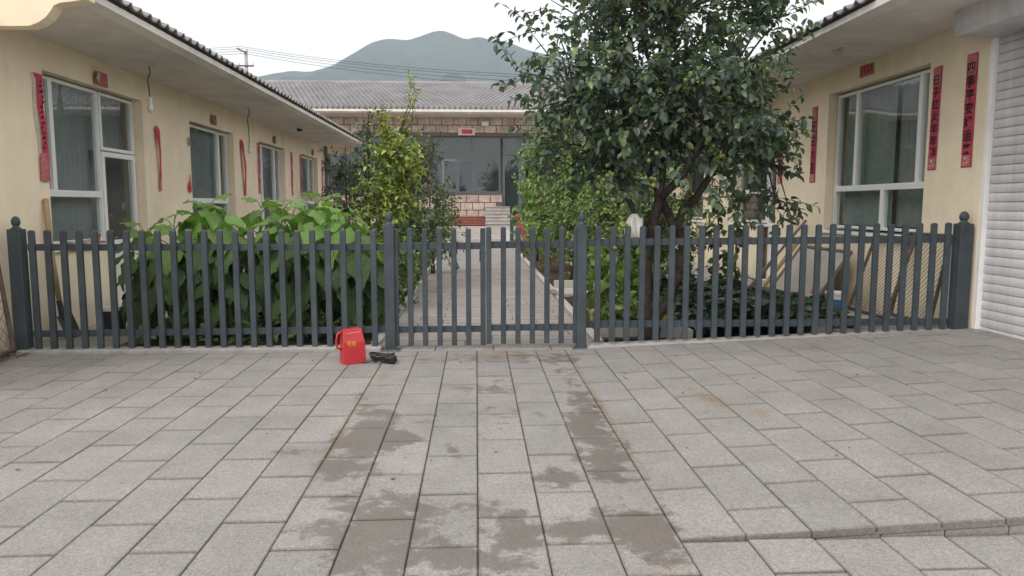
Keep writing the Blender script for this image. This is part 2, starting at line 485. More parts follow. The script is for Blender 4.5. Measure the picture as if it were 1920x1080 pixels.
WET = [(-0.75, 4.9, 0.30, 1.5, 0.62), (0.75, 5.0, 0.26, 2.8, 0.66), (-0.3, 3.2, 0.7, 0.8, 0.70), (0.0, 5.6, 0.95, 2.4, 0.40), (0.3, 7.2, 0.9, 0.5, 0.55), (-0.72, 4.75, 0.30, 0.55, 0.95), (-0.75, 4.15, 0.28, 0.30, 0.85), (-0.48, 4.75, 0.16, 0.30, 0.85), (-0.15, 4.45, 0.16, 0.32, 0.75),
       (-0.45, 3.4, 0.42, 0.55, 0.8), (-0.15, 3.15, 0.3, 0.45, 0.85), (0.72, 4.1, 0.2, 0.55, 0.85), (0.74, 3.3, 0.24, 0.6, 0.85), (0.45, 4.0, 0.22, 0.25, 0.75),
       (0.18, 3.3, 0.2, 0.35, 0.75), (0.45, 3.3, 0.24, 0.18, 0.75), (0.75, 4.9, 0.17, 0.4, 0.85), (0.45, 5.3, 0.16, 0.25, 0.65), (0.75, 7.2, 0.5, 0.35, 0.7),
       (0.35, 7.35, 0.6, 0.2, 0.6), (-0.85, 5.7, 0.12, 0.5, 0.55), (-1.05, 4.5, 0.3, 0.12, 0.6), (0.95, 2.6, 0.4, 0.3, 0.6), (-1.9, 3.3, 0.2, 0.06, 0.5), (-0.5, 2.6, 0.7, 0.35, 0.75)]
RUST = [(1.75, 5.45, 0.12, 0.6, 0.9, 8), (1.95, 4.95, 0.14, 0.25, 0.8, 0), (3.3, 7.0, 0.6, 0.45, 0.7, 0), (3.6, 5.9, 0.12, 0.12, 0.8, 0), (-4.5, 7.1, 0.4, 0.5, 0.85, 0), (0.2, 7.3, 1.1, 0.4, 0.75, 0), (0.92, 5.5, 0.05, 3.5, 0.75, 0), (-0.9, 5.0, 0.06, 3.0, 0.7, 0), (-0.82, 6.4, 0.12, 0.8, 0.7, 0), (0.7, 2.9, 0.3, 0.2, 0.6, 0), (-3.4, 6.6, 0.7, 0.25, 0.5, 0)]
M_['paver'] = paver_mat('granite_paver', (0.300, 0.288, 0.275), WET, RUST)
M_['pathpaver'] = paver_mat('path_granite', (0.345, 0.318, 0.293), [(0.3, 9.0, 0.6, 0.3, 0.5)], (), (0.2965, 0.1465))
M_['plainpaver'] = paver_mat('granite_plain', (0.31, 0.295, 0.28), [(0.3, 9.0, 0.6, 0.3, 0.5)], (), (50.0, 50.0))
M_['joint'] = pm('joint_sand', (0.125, 0.105, 0.085), 0.95, 0.3, 8, grain=0.2, gscale=60)

# ------------------------------------------------------------------ ground, pavement, path
o = MB().quad((-3000, -300, -0.06), (3000, -300, -0.06), (3000, 4000, -0.06), (-3000, 4000, -0.06)).build('ground', pm('earth', (0.20, 0.17, 0.13), 0.95, 0.2, 0.5))
tag(o, kind='structure')

rng = random.Random(7)


def slab_mesh(w, l, t, name, mat, seed):
    r = random.Random(seed)
    mb = MB().box(-w / 2, w / 2, -l / 2, l / 2, -t, 0)
    me = mb.mesh(name, mat, bevel=0.004)
    return me


SL = 0.045                                        # rise of the tilted paving towards the shutter
def tilt_z(x): return SL * (x - 0.9) if x > 0.9 else 0.0


front = MB().box(-6.2, 0.9, 1.0, 7.62, -0.058, -0.012)
front.box(0.9, 6.5, 1.0, 3.18, -0.058, -0.012)
front = front.build('front_pavement', M_['joint'])
tag(front, 'flat granite slab paving with damp patches before the gate', kind='structure')
rp = MB().prism([(0.9, -0.058), (5.6, -0.058), (5.6, tilt_z(5.6) - 0.012), (0.9, -0.012)], 3.22, 7.62)
raised = rp.build('raised_pavement', M_['joint'])
tag(raised, 'tilted granite slab paving rising towards the roller shutter', kind='structure')

slab = [slab_mesh(0.2945, 0.593, 0.04, 'paver', M_['paver'], i) for i in range(2)]
slab_big = slab[0]
rest_f, rest_r = MB(), MB()
npav = 0
th = math.atan(SL)
for ci in range(-21, 19):
    xc = 0.3 * ci + 0.15
    ph = 5.56 if ci % 2 else 5.26
    for k in range(-8, 5):
        y0 = ph + 0.6 * k - 0.0
        y1 = y0 + 0.6
        if y1 < 1.2 or y0 > 7.55: continue
        tl = xc > 0.9
        cut0, cut1 = y0, min(y1, 7.62)
        if tl:
            if y0 < 3.15 < y1 - 0.02:              # column that meets the front edge part way
                if y1 - 3.18 > 0.1:
                    pieces = [(3.18, y1, True), (y0, 3.172, False)]
                else: pieces = [(y0, 3.172, False)]
            elif y0 >= 3.13: pieces = [(max(y0, 3.18), cut1, True)]
            else: pieces = [(y0, cut1, False)]
        else:
            pieces = [(y0, cut1, False)]
        if xc > 5.25: continue
        for (a, b, isT) in pieces:
            if b - a < 0.05: continue
            L_ = b - a
            yc = (a + b) / 2
            seen = (yc > 2.35) and (-0.66 * yc - 0.4 < xc < 0.75 * yc + 0.4) and xc > -4.85
            if isT:
                zz = tilt_z(xc)
                m = Matrix.Translation((xc, yc, zz + rng.uniform(-0.002, 0.002))) @ Matrix.Rotation(-th, 4, 'Y')
            else:
                m = Matrix.Translation((xc, yc, rng.uniform(-0.0015, 0.0015)))
            m = m @ Matrix.Rotation(rng.uniform(-0.003, 0.003), 4, 'X') @ Matrix.Rotation(rng.uniform(-0.004, 0.004), 4, 'Y') @ Matrix.Rotation(rng.uniform(-0.003, 0.003), 4, 'Z')
            m = m @ Matrix.Diagonal((1, (L_ - 0.012) / 0.593, 1, 1))
            if seen and npav < 600:
                inst('paver', slab[rng.randrange(2)], raised if isT else front, m); npav += 1
            else:
                (rest_r if isT else rest_f).obox(m @ Matrix.Translation((0, 0, -0.02)), 0.293, 0.593, 0.04)
for mb, par in ((rest_f, front), (rest_r, raised)):
    if mb.v:
        tag(mb.build('outer_pavers', M_['plainpaver'], par), kind='stuff')
print('pavers', npav)
# facing stones under the front edge of the tilted paving
x = 0.92
while x < 5.3:
    h1 = max(tilt_z(x + 0.3) - 0.032, 0.004)
    if h1 > 0.006:
        MB().box(x + 0.003, x + 0.297, 3.190, 3.218, -0.02, h1).build('kerb_stone', M_['plainpaver'], raised, bevel=0.002)
    x += 0.3

# inside the courtyard
path = MB().box(-1.03, 1.29, 7.62, 30.2, -0.058, -0.012).build('garden_path', M_['joint'])
tag(path, 'straight granite path from the gate to the rear steps', kind='structure')
pslab = slab_mesh(0.593, 0.293, 0.04, 'paver', M_['pathpaver'], 3)
far = MB()
row = 0
y = 7.62
while y < 30.1:
    off = 0.3 if row % 2 else 0.0
    x = -1.03 - (0.0 if not off else 0.3)
    while x < 1.25:
        a, b = max(x, -1.03), min(x + 0.6, 1.26)
        if b - a > 0.05:
            m = Matrix.Translation(((a + b) / 2, y + 0.15, rng.uniform(-0.002, 0.002))) @ Matrix.Diagonal(((b - a - 0.006) / 0.593, 1, 1, 1))
            if y < 17: inst('paver', pslab, path, m)
            else: far.obox(m @ Matrix.Translation((0, 0, -0.02)), 0.593, 0.293, 0.04)
        x += 0.6
    y += 0.3; row += 1
tag(far.build('far_pavers', M_['plainpaver'], path), kind='stuff')
for sx, x0 in ((-1, -1.13), (1, 1.27)):
    y = 8.0
    while y < 29.5:
        if not (sx > 0 and 12.2 < y + 0.5 < 13.4):
            MB().box(x0, x0 + 0.10, y + 0.003, y + 0.995, -0.05, 0.035 + rng.uniform(-0.003, 0.003)).build('kerb_stone', M_['stepstone'], path, bevel=0.004)
        y += 1.0

def soil_bed(name, x0, x1, y0, y1, z):
    nx, ny = int((x1 - x0) / 0.12), int((y1 - y0) / 0.2)
    mb = MB()
    vv = []
    for j in range(ny + 1):
        for i in range(nx + 1):
            x = x0 + (x1 - x0) * i / nx; y = y0 + (y1 - y0) * j / ny
            vv.append((x, y, z + 0.05 * noise.noise((x * 3, y * 3, 0)) + 0.02 * noise.noise((x * 11, y * 11, 3))))
    ff = [(j * (nx + 1) + i, j * (nx + 1) + i + 1, (j + 1) * (nx + 1) + i + 1, (j + 1) * (nx + 1) + i) for j in range(ny) for i in range(nx)]
    mb.add(vv, ff)
    return tag(mb.build(name, M_['soil'], smooth=True), kind='structure')

soil_bed('garden_bed', -3.75, -1.13, 8.1, 29.5, -0.02)
soil_bed('garden_bed', 1.37, 3.9, 8.1, 29.5, 0.0)
wk = MB().box(-4.75, -3.75, 7.66, 30, -0.05, 0.0).build('side_walkway', M_['concrete']); tag(wk, kind='structure')
wk2 = MB().box(3.9, 5.2, 7.66, 30, -0.05, 0.11).build('side_walkway', M_['concrete']); tag(wk2, kind='structure')
for w_, x0, x1, z, n in ((wk, -4.7, -3.75, 0.0, 14), (wk2, 3.9, 5.18, 0.11, 14)):
    for i in range(n):
        for j in range(2):
            xa = x0 + (x1 - x0) * j / 2
            MB().box(xa + 0.004, xa + (x1 - x0) / 2 - 0.004, 7.75 + i * 0.6, 8.342 + i * 0.6, z + 0.001, z + 0.02 + rng.uniform(0, 0.004)).build('paver', M_['plainpaver'], w_, bevel=0.003)

# low kerbs the fence stands on, and the planter edging
kb = MB().box(-4.6, -0.98, 7.64, 7.84, -0.05, 0.035).build('fence_kerb', M_['concrete'], bevel=0.006); tag(kb, kind='structure')
kb = MB().prism([(1.14, -0.05), (5.15, -0.05), (5.15, 0.175), (1.14, 0.03)], 7.62, 7.84).build('fence_kerb', M_['concrete'], bevel=0.006); tag(kb, kind='structure')
pe = MB().box(1.37, 2.22, 8.33, 8.43, -0.05, 0.17).box(2.22, 2.32, 7.9, 8.43, -0.05, 0.15).build('planter_edging', M_['concrete'], bevel=0.006); tag(pe, kind='structure')
pe = MB().box(1.37, 2.4, 12.3, 13.2, -0.05, 0.03).box(1.37, 2.4, 13.2, 13.28, -0.05, 0.16).build('stepping_slab', M_['stepstone'], bevel=0.005); tag(pe, kind='structure')

# ------------------------------------------------------------------ hills
PROF = [(-400, 150), (200, 150), (420, 165), (455, 152), (485, 142), (520, 135), (550, 130.5), (580, 135), (600, 129), (625, 122), (640, 112), (670, 95), (700, 78), (730, 70), (765, 75), (790, 66),
        (815, 56.5), (840, 58), (860, 68), (872, 75), (895, 67), (915, 74), (930, 78), (945, 75), (985, 92), (1040, 105), (1110, 125), (1250, 118), (1400, 135), (1600, 160), (2300, 165)]
px = np.array([p[0] for p in PROF], float); pz = np.array([p[1] for p in PROF], float)
YH = 1600.0
def sight(u, v, Y):
    """X and Z on the plane at depth Y of a direction measured in the photograph"""
    t_, p_ = R(2.695), R(6.251)
    F = Vector((math.sin(t_) * math.cos(p_), math.cos(t_) * math.cos(p_), -math.sin(p_))); Rr = Vector((math.cos(t_), -math.sin(t_), 0)); U = Rr.cross(F)
    d = Rr * ((u - 960) / 1415) + U * ((540 - v) / 1415) + F
    return d.x / d.y * Y, 1.48 + d.z / d.y * Y
HP = [sight(a, b, YH) for a, b in PROF]
hpx = np.array([p[0] for p in HP]); hpz = np.array([p[1] for p in HP])
def prof_h(x):
    return np.interp(x, hpx, hpz)
nx, ny = 300, 60
vv = []
for j in range(ny + 1):
    t = j / ny
    y = 650 + 1350 * t
    for i in range(nx + 1):
        x = -1300 + 2900 * i / nx
        top = sum(float(prof_h(x + d)) for d in (-9, 0, 9)) / 3
        s = (y - 650) / (YH - 650)
        h = top * (s ** 1.25 if s <= 1 else max(0, 1 - (s - 1) * 1.2))
        gul = noise.fractal((x * 0.006, y * 0.0035, 0.0), 1.0, 2.0, 5) * 85 + noise.fractal((x * 0.02, y * 0.012, 5.0), 1.0, 2.0, 4) * 14
        h += gul * math.sin(min(1, max(0, s)) * math.pi) * 0.9 + 1.5 * noise.noise((x * 0.05, y * 0.05, 1))
        vv.append((x, y, max(h, -5)))
ff = [(j * (nx + 1) + i, j * (nx + 1) + i + 1, (j + 1) * (nx + 1) + i + 1, (j + 1) * (nx + 1) + i) for j in range(ny) for i in range(nx)]
hl = MB().add(vv, ff).build('hills', M_['hill'], smooth=True)
tag(hl, kind='structure')


# ------------------------------------------------------------------ houses along the sides
def wall_open(mb, axis, face, depth, a0, a1, z0, z1, ops):
    """wall sheet in the plane X=face (axis X) or Y=face (axis Y) with rectangular openings and reveals going to face+depth"""
    av = sorted(set([a0, a1] + [o[0] for o in ops] + [o[1] for o in ops]))
    zv = sorted(set([z0, z1] + [o[2] for o in ops] + [o[3] for o in ops]))
    def P(a, z, d): return (face + d, a, z) if axis == 'X' else (a, face + d, z)
    def inside(a, z): return any(o[0] < a < o[1] and o[2] < z < o[3] for o in ops)
    for i in range(len(av) - 1):
        for j in range(len(zv) - 1):
            if inside((av[i] + av[i + 1]) / 2, (zv[j] + zv[j + 1]) / 2): continue
            for d in (0, depth):
                mb.quad(P(av[i], zv[j], d), P(av[i + 1], zv[j], d), P(av[i + 1], zv[j + 1], d), P(av[i], zv[j + 1], d))
    for (b0, b1, c0, c1) in ops:
        for (p, q) in (((b0, c0), (b1, c0)), ((b1, c0), (b1, c1)), ((b1, c1), (b0, c1)), ((b0, c1), (b0, c0))):
            mid = ((p[0] + q[0]) / 2, (p[1] + q[1]) / 2)
            nb = (mid[0] + (0.01 if p[0] == q[0] == b1 else (-0.01 if p[0] == q[0] else 0)), mid[1] + (0.01 if p[1] == q[1] == c1 else (-0.01 if p[1] == q[1] else 0)))
            if inside(*nb): continue
            mb.quad(P(*p, 0), P(*q, 0), P(*q, depth), P(*p, depth))


def window(house, face, s, cells, name='window', bw=0.035, fm='white_frame', gm='glass', axis='X', rec=0.12, sill=None, fd=0.07):
    """cells: (a0,a1,z0,z1,[opts]); s = +1 when the room lies towards +axis"""
    fr = MB()
    panes = []
    f0, f1 = sorted((face + s * rec, face + s * (rec + fd)))
    def B(mb, a0, a1, z0, z1, d0, d1):
        if axis == 'X': mb.box(d0, d1, a0, a1, z0, z1)
        else: mb.box(a0, a1, d0, d1, z0, z1)
    for c in cells:
        a0, a1, z0, z1 = c[:4]
        w = c[4] if len(c) > 4 and c[4] else bw
        B(fr, a0, a0 + w, z0, z1, f0, f1); B(fr, a1 - w, a1, z0, z1, f0, f1)
        B(fr, a0 + w, a1 - w, z0, z0 + w, f0, f1); B(fr, a0 + w, a1 - w, z1 - w, z1, f0, f1)
        panes.append((a0 + w, a1 - w, z0 + w, z1 - w))
    win = fr.build(name, M_[fm], house, bevel=0.004)
    mid = (f0 + f1) / 2
    for (a0, a1, z0, z1) in panes:
        pb = MB()
        B(pb, a0 - 0.008, a1 + 0.008, z0 - 0.008, z1 + 0.008, mid - 0.003, mid + 0.003)
        pb.build('pane', M_[gm], win)
    if sill:
        sb = MB(); d = sorted((face - s * 0.04, face + s * rec))
        B(sb, sill[0], sill[1], sill[2] - 0.05, sill[2], d[0], d[1])
        sb.build('sill', M_['white_frame'], win, bevel=0.005)
    return win


def roof_tile(name, w=0.235, l=0.36, mat='tile_grey', n=6):
    """one roman tile, lying along +X, width along Y: half round roll and flat pan"""
    mb = MB()
    prof = []
    for i in range(n + 1):
        t = i / n
        y = (t - 0.5) * w
        z = 0.045 * max(0, math.sin(t * 2 * math.pi)) - 0.008 * max(0, -math.sin(t * 2 * math.pi))
        prof.append((y, z))
    vs_ = []
    for (x, dz) in ((0, 0.0), (l, 0.0)):
        for th_ in (0.0, -0.018):
            vs_ += [(x, y, z + dz + th_) for y, z in prof]
    k = n + 1
    fs = []
    for i in range(n):
        fs += [(i, i + 1, 2 * k + i + 1, 2 * k + i), (k + i + 1, k + i, 3 * k + i, 3 * k + i + 1), (i + 1, i, k + i, k + i + 1), (2 * k + i, 2 * k + i + 1, 3 * k + i + 1, 3 * k + i)]
    mb.add(vs_, fs)
    return mb.mesh(name, M_[mat])


TILE = roof_tile('tile')


def side_house(loc, label, face, s, y0, y1, eave_x, ops, tip_z, wall_z, ridge_dx, ridge_z):
    h = thing('side_house', loc, label, 'house')
    wb = MB()
    wall_open(wb, 'X', face, s * 0.24, y0, y1, -0.05, wall_z + 0.3, ops)
    for yy in (y0, y1):
        wb.quad((face, yy, -0.05), (face + s * 5, yy, -0.05), (face + s * 5, yy, wall_z + 0.3), (face, yy, wall_z + 0.3))
    wb.build('wall', M_['cream'], h)
    rb = MB()
    xb = face + s * 4.6
    rb.quad((xb, y0, 0), (xb, y1, 0), (xb, y1, wall_z), (xb, y0, wall_z))
    rb.quad((face + s * 0.24, y0, 0.02), (xb, y0, 0.02), (xb, y1, 0.02), (face + s * 0.24, y1, 0.02))
    rb.quad((face + s * 0.24, y0, wall_z - 0.2), (xb, y0, wall_z - 0.2), (xb, y1, wall_z - 0.2), (face + s * 0.24, y1, wall_z - 0.2))
    yy = y0 + 3.9
    while yy < y1:
        rb.quad((face + s * 0.25, yy, 0), (xb, yy, 0), (xb, yy, wall_z), (face + s * 0.25, yy, wall_z)); yy += 4.1
    rb.build('room_lining', M_['room'], h)
    # eave slab: soffit and moulded edge
    e = eave_x
    poly = [(face, wall_z), (e + s * 0.16, tip_z - 0.03), (e + s * 0.10, tip_z - 0.035), (e + s * 0.03, tip_z), (e, tip_z + 0.015), (e, tip_z + 0.085), (e + s * 0.05, tip_z + 0.09), (face, tip_z + 0.42), (face, wall_z + 0.1)]
    if s > 0: pass
    MB().prism(poly, y0 + 0.02 if s < 0 else y0 - 3.6, y1 + 0.6).build('eave', M_['soffit'], h)
    # roof deck and tiles
    sl = math.atan2(ridge_z - (tip_z + 0.13), ridge_dx)
    rx = e + s * ridge_dx
    dk = MB()
    zt = tip_z + 0.10
    dk.quad((e - s * 0.02, y0, zt), (rx, y0, ridge_z - 0.03), (rx, y1 + 0.6, ridge_z - 0.03), (e - s * 0.02, y1 + 0.6, zt))
    roof = dk.build('roof', M_['tile_grey'], h)
    n = int((y1 + 0.6 - y0) / 0.235)
    tm = MB()
    for r in range(int(ridge_dx / math.cos(sl) / 0.31)):
        for k in range(n):
            yy = y0 + 0.12 + k * 0.235
            d = r * 0.31
            m = Matrix.Translation((e - s * 0.06 + s * d * math.cos(sl), yy, zt + 0.025 + d * math.sin(sl) + 0.012 * (0))) @ (Matrix.Identity(4) if s > 0 else Matrix.Rotation(math.pi, 4, 'Z')) @ Matrix.Rotation(-sl + 0.05, 4, 'Y')
            if r == 0:
                inst('tile', TILE, roof, m @ Matrix.Rotation(rng.uniform(-0.03, 0.03), 4, 'Z') @ Matrix.Rotation(rng.uniform(-0.02, 0.02), 4, 'Y'))
            else:
                nn = 6
                prof = [((i / nn - 0.5) * 0.235, 0.045 * max(0, math.sin(i / nn * 2 * math.pi)) - 0.008 * max(0, -math.sin(i / nn * 2 * math.pi))) for i in range(nn + 1)]
                tm.add([m @ Vector((x, a, b)) for x in (0, 0.36) for a, b in prof], [(i, i + 1, nn + 2 + i, nn + 1 + i) for i in range(nn)])
    tag(tm.build('upper_tiles', M_['tile_grey'], roof), kind='stuff')
    tb = MB().tube([(rx, y0, ridge_z + 0.02), (rx, y1 + 0.6, ridge_z + 0.02)], 0.09, 8)
    tb.build('ridge', M_['tile_grey'], roof)
    # boxed plaster end of the eave, curved underneath, at each end
    pl = [(face + s * 0.45, wall_z - 0.15), (face, wall_z - 0.158), (face - s * 0.45, wall_z - 0.16), (face - s * 0.60, wall_z - 0.155), (face - s * 0.68, wall_z - 0.125), (face - s * 0.75, wall_z - 0.077),
          (face - s * 0.80, wall_z - 0.018), (face - s * 0.83, wall_z + 0.03), (face - s * 0.89, wall_z + 0.055), (e + s * 0.15, tip_z - 0.035), (e, tip_z - 0.01), (e - s * 0.01, tip_z + 0.08), (face + s * 0.45, tip_z + 0.60)]
    for ya, yb in (((y0 - 0.14, y0 + 0.02),) if s < 0 else ()) + ((y1 + 0.6, y1 + 0.74),):
        MB().prism(pl, ya, yb).build('eave_end', M_['cream'], h)
    return h


LX, RX = -4.75, 5.2
# ---- house with the peeling couplets (camera's left)
opsL = [(8.72, 10.19, 1.0, 2.96), (10.19, 11.2, 0.03, 2.96), (12.98, 15.26, 0.9, 2.88), (17.02, 17.62, 0.03, 2.88), (17.62, 19.24, 0.9, 2.88), (21.03, 23.16, 0.9, 2.88)]
hL = side_house((LX, 16, 0), 'cream house with peeling red strips and two bare bulbs under its eave', LX, -1, 7.6, 24.2, -3.62, opsL, 3.40, 3.30, 4.6, 5.3)
MB().prism([(LX, -0.05), (LX - 0.24, -0.05), (LX - 0.24, 3.6), (LX, 3.6)], 5.0, 7.6).build('front_wall', M_['cream'], hL)
w = window(hL, LX, -1, [(8.75, 9.07, 1.62, 2.94), (9.07, 10.17, 1.62, 2.94), (8.75, 10.17, 1.02, 1.62)], sill=(8.68, 10.19, 1.0), bw=0.04)
MB().box(LX - 0.11, LX - 0.085, 8.80, 8.86, 1.66, 2.9).build('sliding_sash', M_['white_frame'], w, bevel=0.004)
dL = window(hL, LX, -1, [(10.21, 11.17, 2.20, 2.94), (10.21, 11.17, 0.95, 2.18, 0.065)], 'door', bw=0.04)
MB().box(LX - 0.175, LX - 0.135, 10.24, 11.15, 0.05, 0.95).build('door_panel', M_['white_frame'], dL, bevel=0.004)
MB().tube([(LX - 0.10, 10.30, 1.05), (LX - 0.07, 10.30, 1.05), (LX - 0.07, 10.40, 1.05)], 0.012, 6).build('handle', M_['steel'], dL)
def curtain_or_lightener(parent, x, a0, a1, z0, z1, amp=0.03, waves=7, axis='X', mat='curtain_or_lightener'):  # door curtain, and the added sheets that lighten the panes
    mb = MB(); n = waves * 6
    P = (lambda d, a, z: (d, a, z)) if axis == 'X' else (lambda d, a, z: (a, d, z))
    vs_ = []
    for i in range(n + 1):
        a = a0 + (a1 - a0) * i / n; d = x + amp * math.sin(i / 6 * 2 * math.pi)
        vs_ += [P(d, a, z0), P(d * 1.0, a, z1)]
    mb.add(vs_, [(2 * i, 2 * i + 2, 2 * i + 3, 2 * i + 1) for i in range(n)])
    return mb.build('curtain_or_lightener', M_[mat], parent, smooth=True)
curtain_or_lightener(dL, LX - 0.5, 10.55, 11.1, 0.3, 2.2)
w2 = window(hL, LX, -1, [(13.02, 14.74, 1.56, 2.86), (14.74, 15.22, 1.56, 2.86), (13.02, 14.0, 0.92, 1.56), (14.0, 15.22, 0.92, 1.56)], sill=(12.95, 15.3, 0.9), bw=0.045)
w3 = window(hL, LX, -1, [(17.64, 18.72, 1.56, 2.86), (18.72, 19.22, 1.56, 2.86), (17.64, 19.22, 0.92, 1.56)], sill=(17.6, 19.3, 0.9), bw=0.045)
d3 = window(hL, LX, -1, [(17.04, 17.6, 2.12, 2.86), (17.04, 17.6, 0.05, 2.10, 0.06)], 'door', bw=0.045)
w4 = window(hL, LX, -1, [(21.07, 22.5, 1.56, 2.86), (22.5, 23.12, 1.56, 2.86), (21.07, 22.1, 0.92, 1.56), (22.1, 23.12, 0.92, 1.56)], sill=(21, 23.2, 0.9), bw=0.045)
curtain_or_lightener(w, LX - 0.26, 9.1, 10.15, 1.0, 2.95, 0.005, 9, mat='pane_lightener')  # from here added sheets behind the glass, lifting the pane tone
curtain_or_lightener(dL, LX - 0.3, 10.2, 11.2, 2.2, 2.95, 0.005, 7, mat='pane_lightener')
curtain_or_lightener(w2, LX - 0.26, 13.0, 15.2, 1.0, 2.9, 0.006, 9, mat='pane_lightener')
curtain_or_lightener(w3, LX - 0.26, 17.6, 19.2, 1.0, 2.9, 0.006, 9, mat='pane_lightener')
curtain_or_lightener(w4, LX - 0.26, 21.0, 23.1, 1.0, 2.9, 0.006, 9, mat='pane_lightener')

# ---- house with the roller shutter
opsR = [(8.62, 11.12, 1.12, 3.10), (12.98, 13.66, 0.13, 3.08), (13.66, 15.25, 1.14, 3.08), (17.2, 19.2, 1.14, 3.08)]
hR = side_house((RX, 16, 0.1), 'cream house with couplets pasted flat and a white roller shutter', RX, 1, 7.74, 24.2, 4.06, opsR, 3.46, 3.40, 4.6, 5.3)
wR = window(hR, RX, 1, [(10.50, 11.08, 1.72, 3.07), (8.98, 10.50, 1.72, 3.07), (8.66, 8.98, 1.72, 3.07), (9.75, 11.08, 1.15, 1.72), (8.66, 9.75, 1.15, 1.72)], sill=(8.55, 11.18, 1.12), bw=0.04)
curtain_or_lightener(wR, RX + 0.27, 9.75, 11.1, 1.2, 3.1, 0.006, 7, mat='pane_lightener')  # added sheets again, to lighten this window's panes
curtain_or_lightener(wR, RX + 0.33, 8.6, 9.75, 1.2, 3.1, 0.006, 6, mat='pane_lightener')
dR = window(hR, RX, 1, [(13.0, 13.64, 2.26, 3.06), (13.0, 13.64, 1.1, 2.24, 0.06)], 'door', bw=0.04)
MB().box(RX + 0.13, RX + 0.17, 13.03, 13.61, 0.13, 1.1).build('door_panel', M_['white_frame'], dR, bevel=0.004)
window(hR, RX, 1, [(13.68, 15.2, 1.74, 3.06), (13.68, 15.2, 1.16, 1.74)], sill=(13.6, 15.3, 1.14), bw=0.04)
window(hR, RX, 1, [(17.24, 19.16, 1.74, 3.06), (17.24, 19.16, 1.16, 1.74)], sill=(17.1, 19.3, 1.14), bw=0.04)
# shutter bay: wall above, guide rail, slats, casing
MB().box(RX + 0.09, RX + 0.3, 4.0, 7.56, 3.0, 3.9).box(RX + 0.02, RX + 0.3, 3.0, 4.0, -0.05, 3.9).box(RX + 0.3, RX + 0.35, 4.0, 7.6, -0.05, 3.0).build('shutter_bay', M_['cream'], hR)
sh = MB().box(RX + 0.005, RX + 0.10, 7.56, 7.62, 0.12, 3.16).build('roller_shutter', M_['white_frame'], hR, bevel=0.006)
MB().box(RX - 0.001, RX + 0.24, 7.62, 7.74, 0.10, 3.6).build('jamb', M_['cream'], hR)
sp = 0.092
sm = MB()
k = 7
prof = [(RX + 0.05 - 0.006 * math.sin(math.pi * min(1, i / (k - 1))) , i / k * sp) for i in range(k)] + [(RX + 0.064, sp * 0.92), (RX + 0.064, sp)]
pl = prof + [(RX + 0.075, sp), (RX + 0.075, 0)]
sm.prism(pl, 4.0, 7.56)
slat_me = sm.mesh('slat', M_['shutter'])
for i in range(33):
    inst('slat', slat_me, sh, Matrix.Translation((0, 0, 0.14 + i * sp)))
MB().prism([(4.80, 3.24), (4.83, 3.16), (RX + 0.09, 3.15), (RX + 0.09, 3.75), (4.80, 3.75)], 3.6, 7.61).build('shutter_casing', M_['shutter'], hR, bevel=0.01)
for z in (3.06, 2.98, 0.42):
    MB().lathe([(0.012, 0), (0.012, 0.01), (0.006, 0.014)], (0, 0, 0), 8).build('screw', M_['black'], sh).matrix_local = wm(hR).inverted() @ Matrix.Translation((RX + 0.004, 7.59, z)) @ Matrix.Rotation(R(-90), 4, 'Y')

# ------------------------------------------------------------------ rear house
hB = thing('rear_house', (0, 32.5, 0), 'stone-clad house with pale tiled roof at the end of the path', 'house')
WY = 32.5
opsB = [(-6.2, -2.4, 1.99, 4.38), (-1.85, 1.12, 1.99, 4.38), (1.12, 2.7, 0.62, 4.38), (3.6, 6.4, 1.99, 4.38)]
wb = MB(); wall_open(wb, 'Y', WY, 0.3, -11.5, 9.5, -0.05, 5.3, opsB)
wallB = wb.build('wall', M_['mortar'], hB)
rb = MB()
rb.quad((-11.5, WY + 5, 0), (9.5, WY + 5, 0), (9.5, WY + 5, 5.2), (-11.5, WY + 5, 5.2)).quad((-11.5, WY + 0.3, 0.6), (9.5, WY + 0.3, 0.6), (9.5, WY + 5, 0.6), (-11.5, WY + 5, 0.6))
rb.quad((-11.5, WY + 0.3, 5.0), (9.5, WY + 0.3, 5.0), (9.5, WY + 5, 5.0), (-11.5, WY + 5, 5.0))
rb.build('room_lining', M_['room'], hB)
blk = MB().box(-0.24, 0.24, -0.03, 0.03, -0.145, 0.145).mesh('stone_block', M_['stone'], bevel=0.012)
rw = 0.325
zz = 0.62; row = 0
nblk = 0
while zz < 5.2:
    x = -7.3 + (0.255 if row % 2 else 0)
    while x < 4.6:
        a, b, c, d = x, x + 0.51, zz, zz + rw
        hit = False
        for (o0, o1, p0, p1) in opsB:
            if a < o1 - 0.02 and b > o0 + 0.02 and c < p1 - 0.1 and d > p0 + 0.1:
                hit = True
        if not hit:
            m = Matrix.Translation((x + 0.255, WY - 0.005 + rng.uniform(-0.008, 0.008), zz + rw / 2)) @ Matrix.Diagonal((1, 1, (rw - 0.02) / 0.3, 1))
            inst('stone_block', blk, wallB, m); nblk += 1
        x += 0.51
    zz += rw; row += 1
print('blocks', nblk)
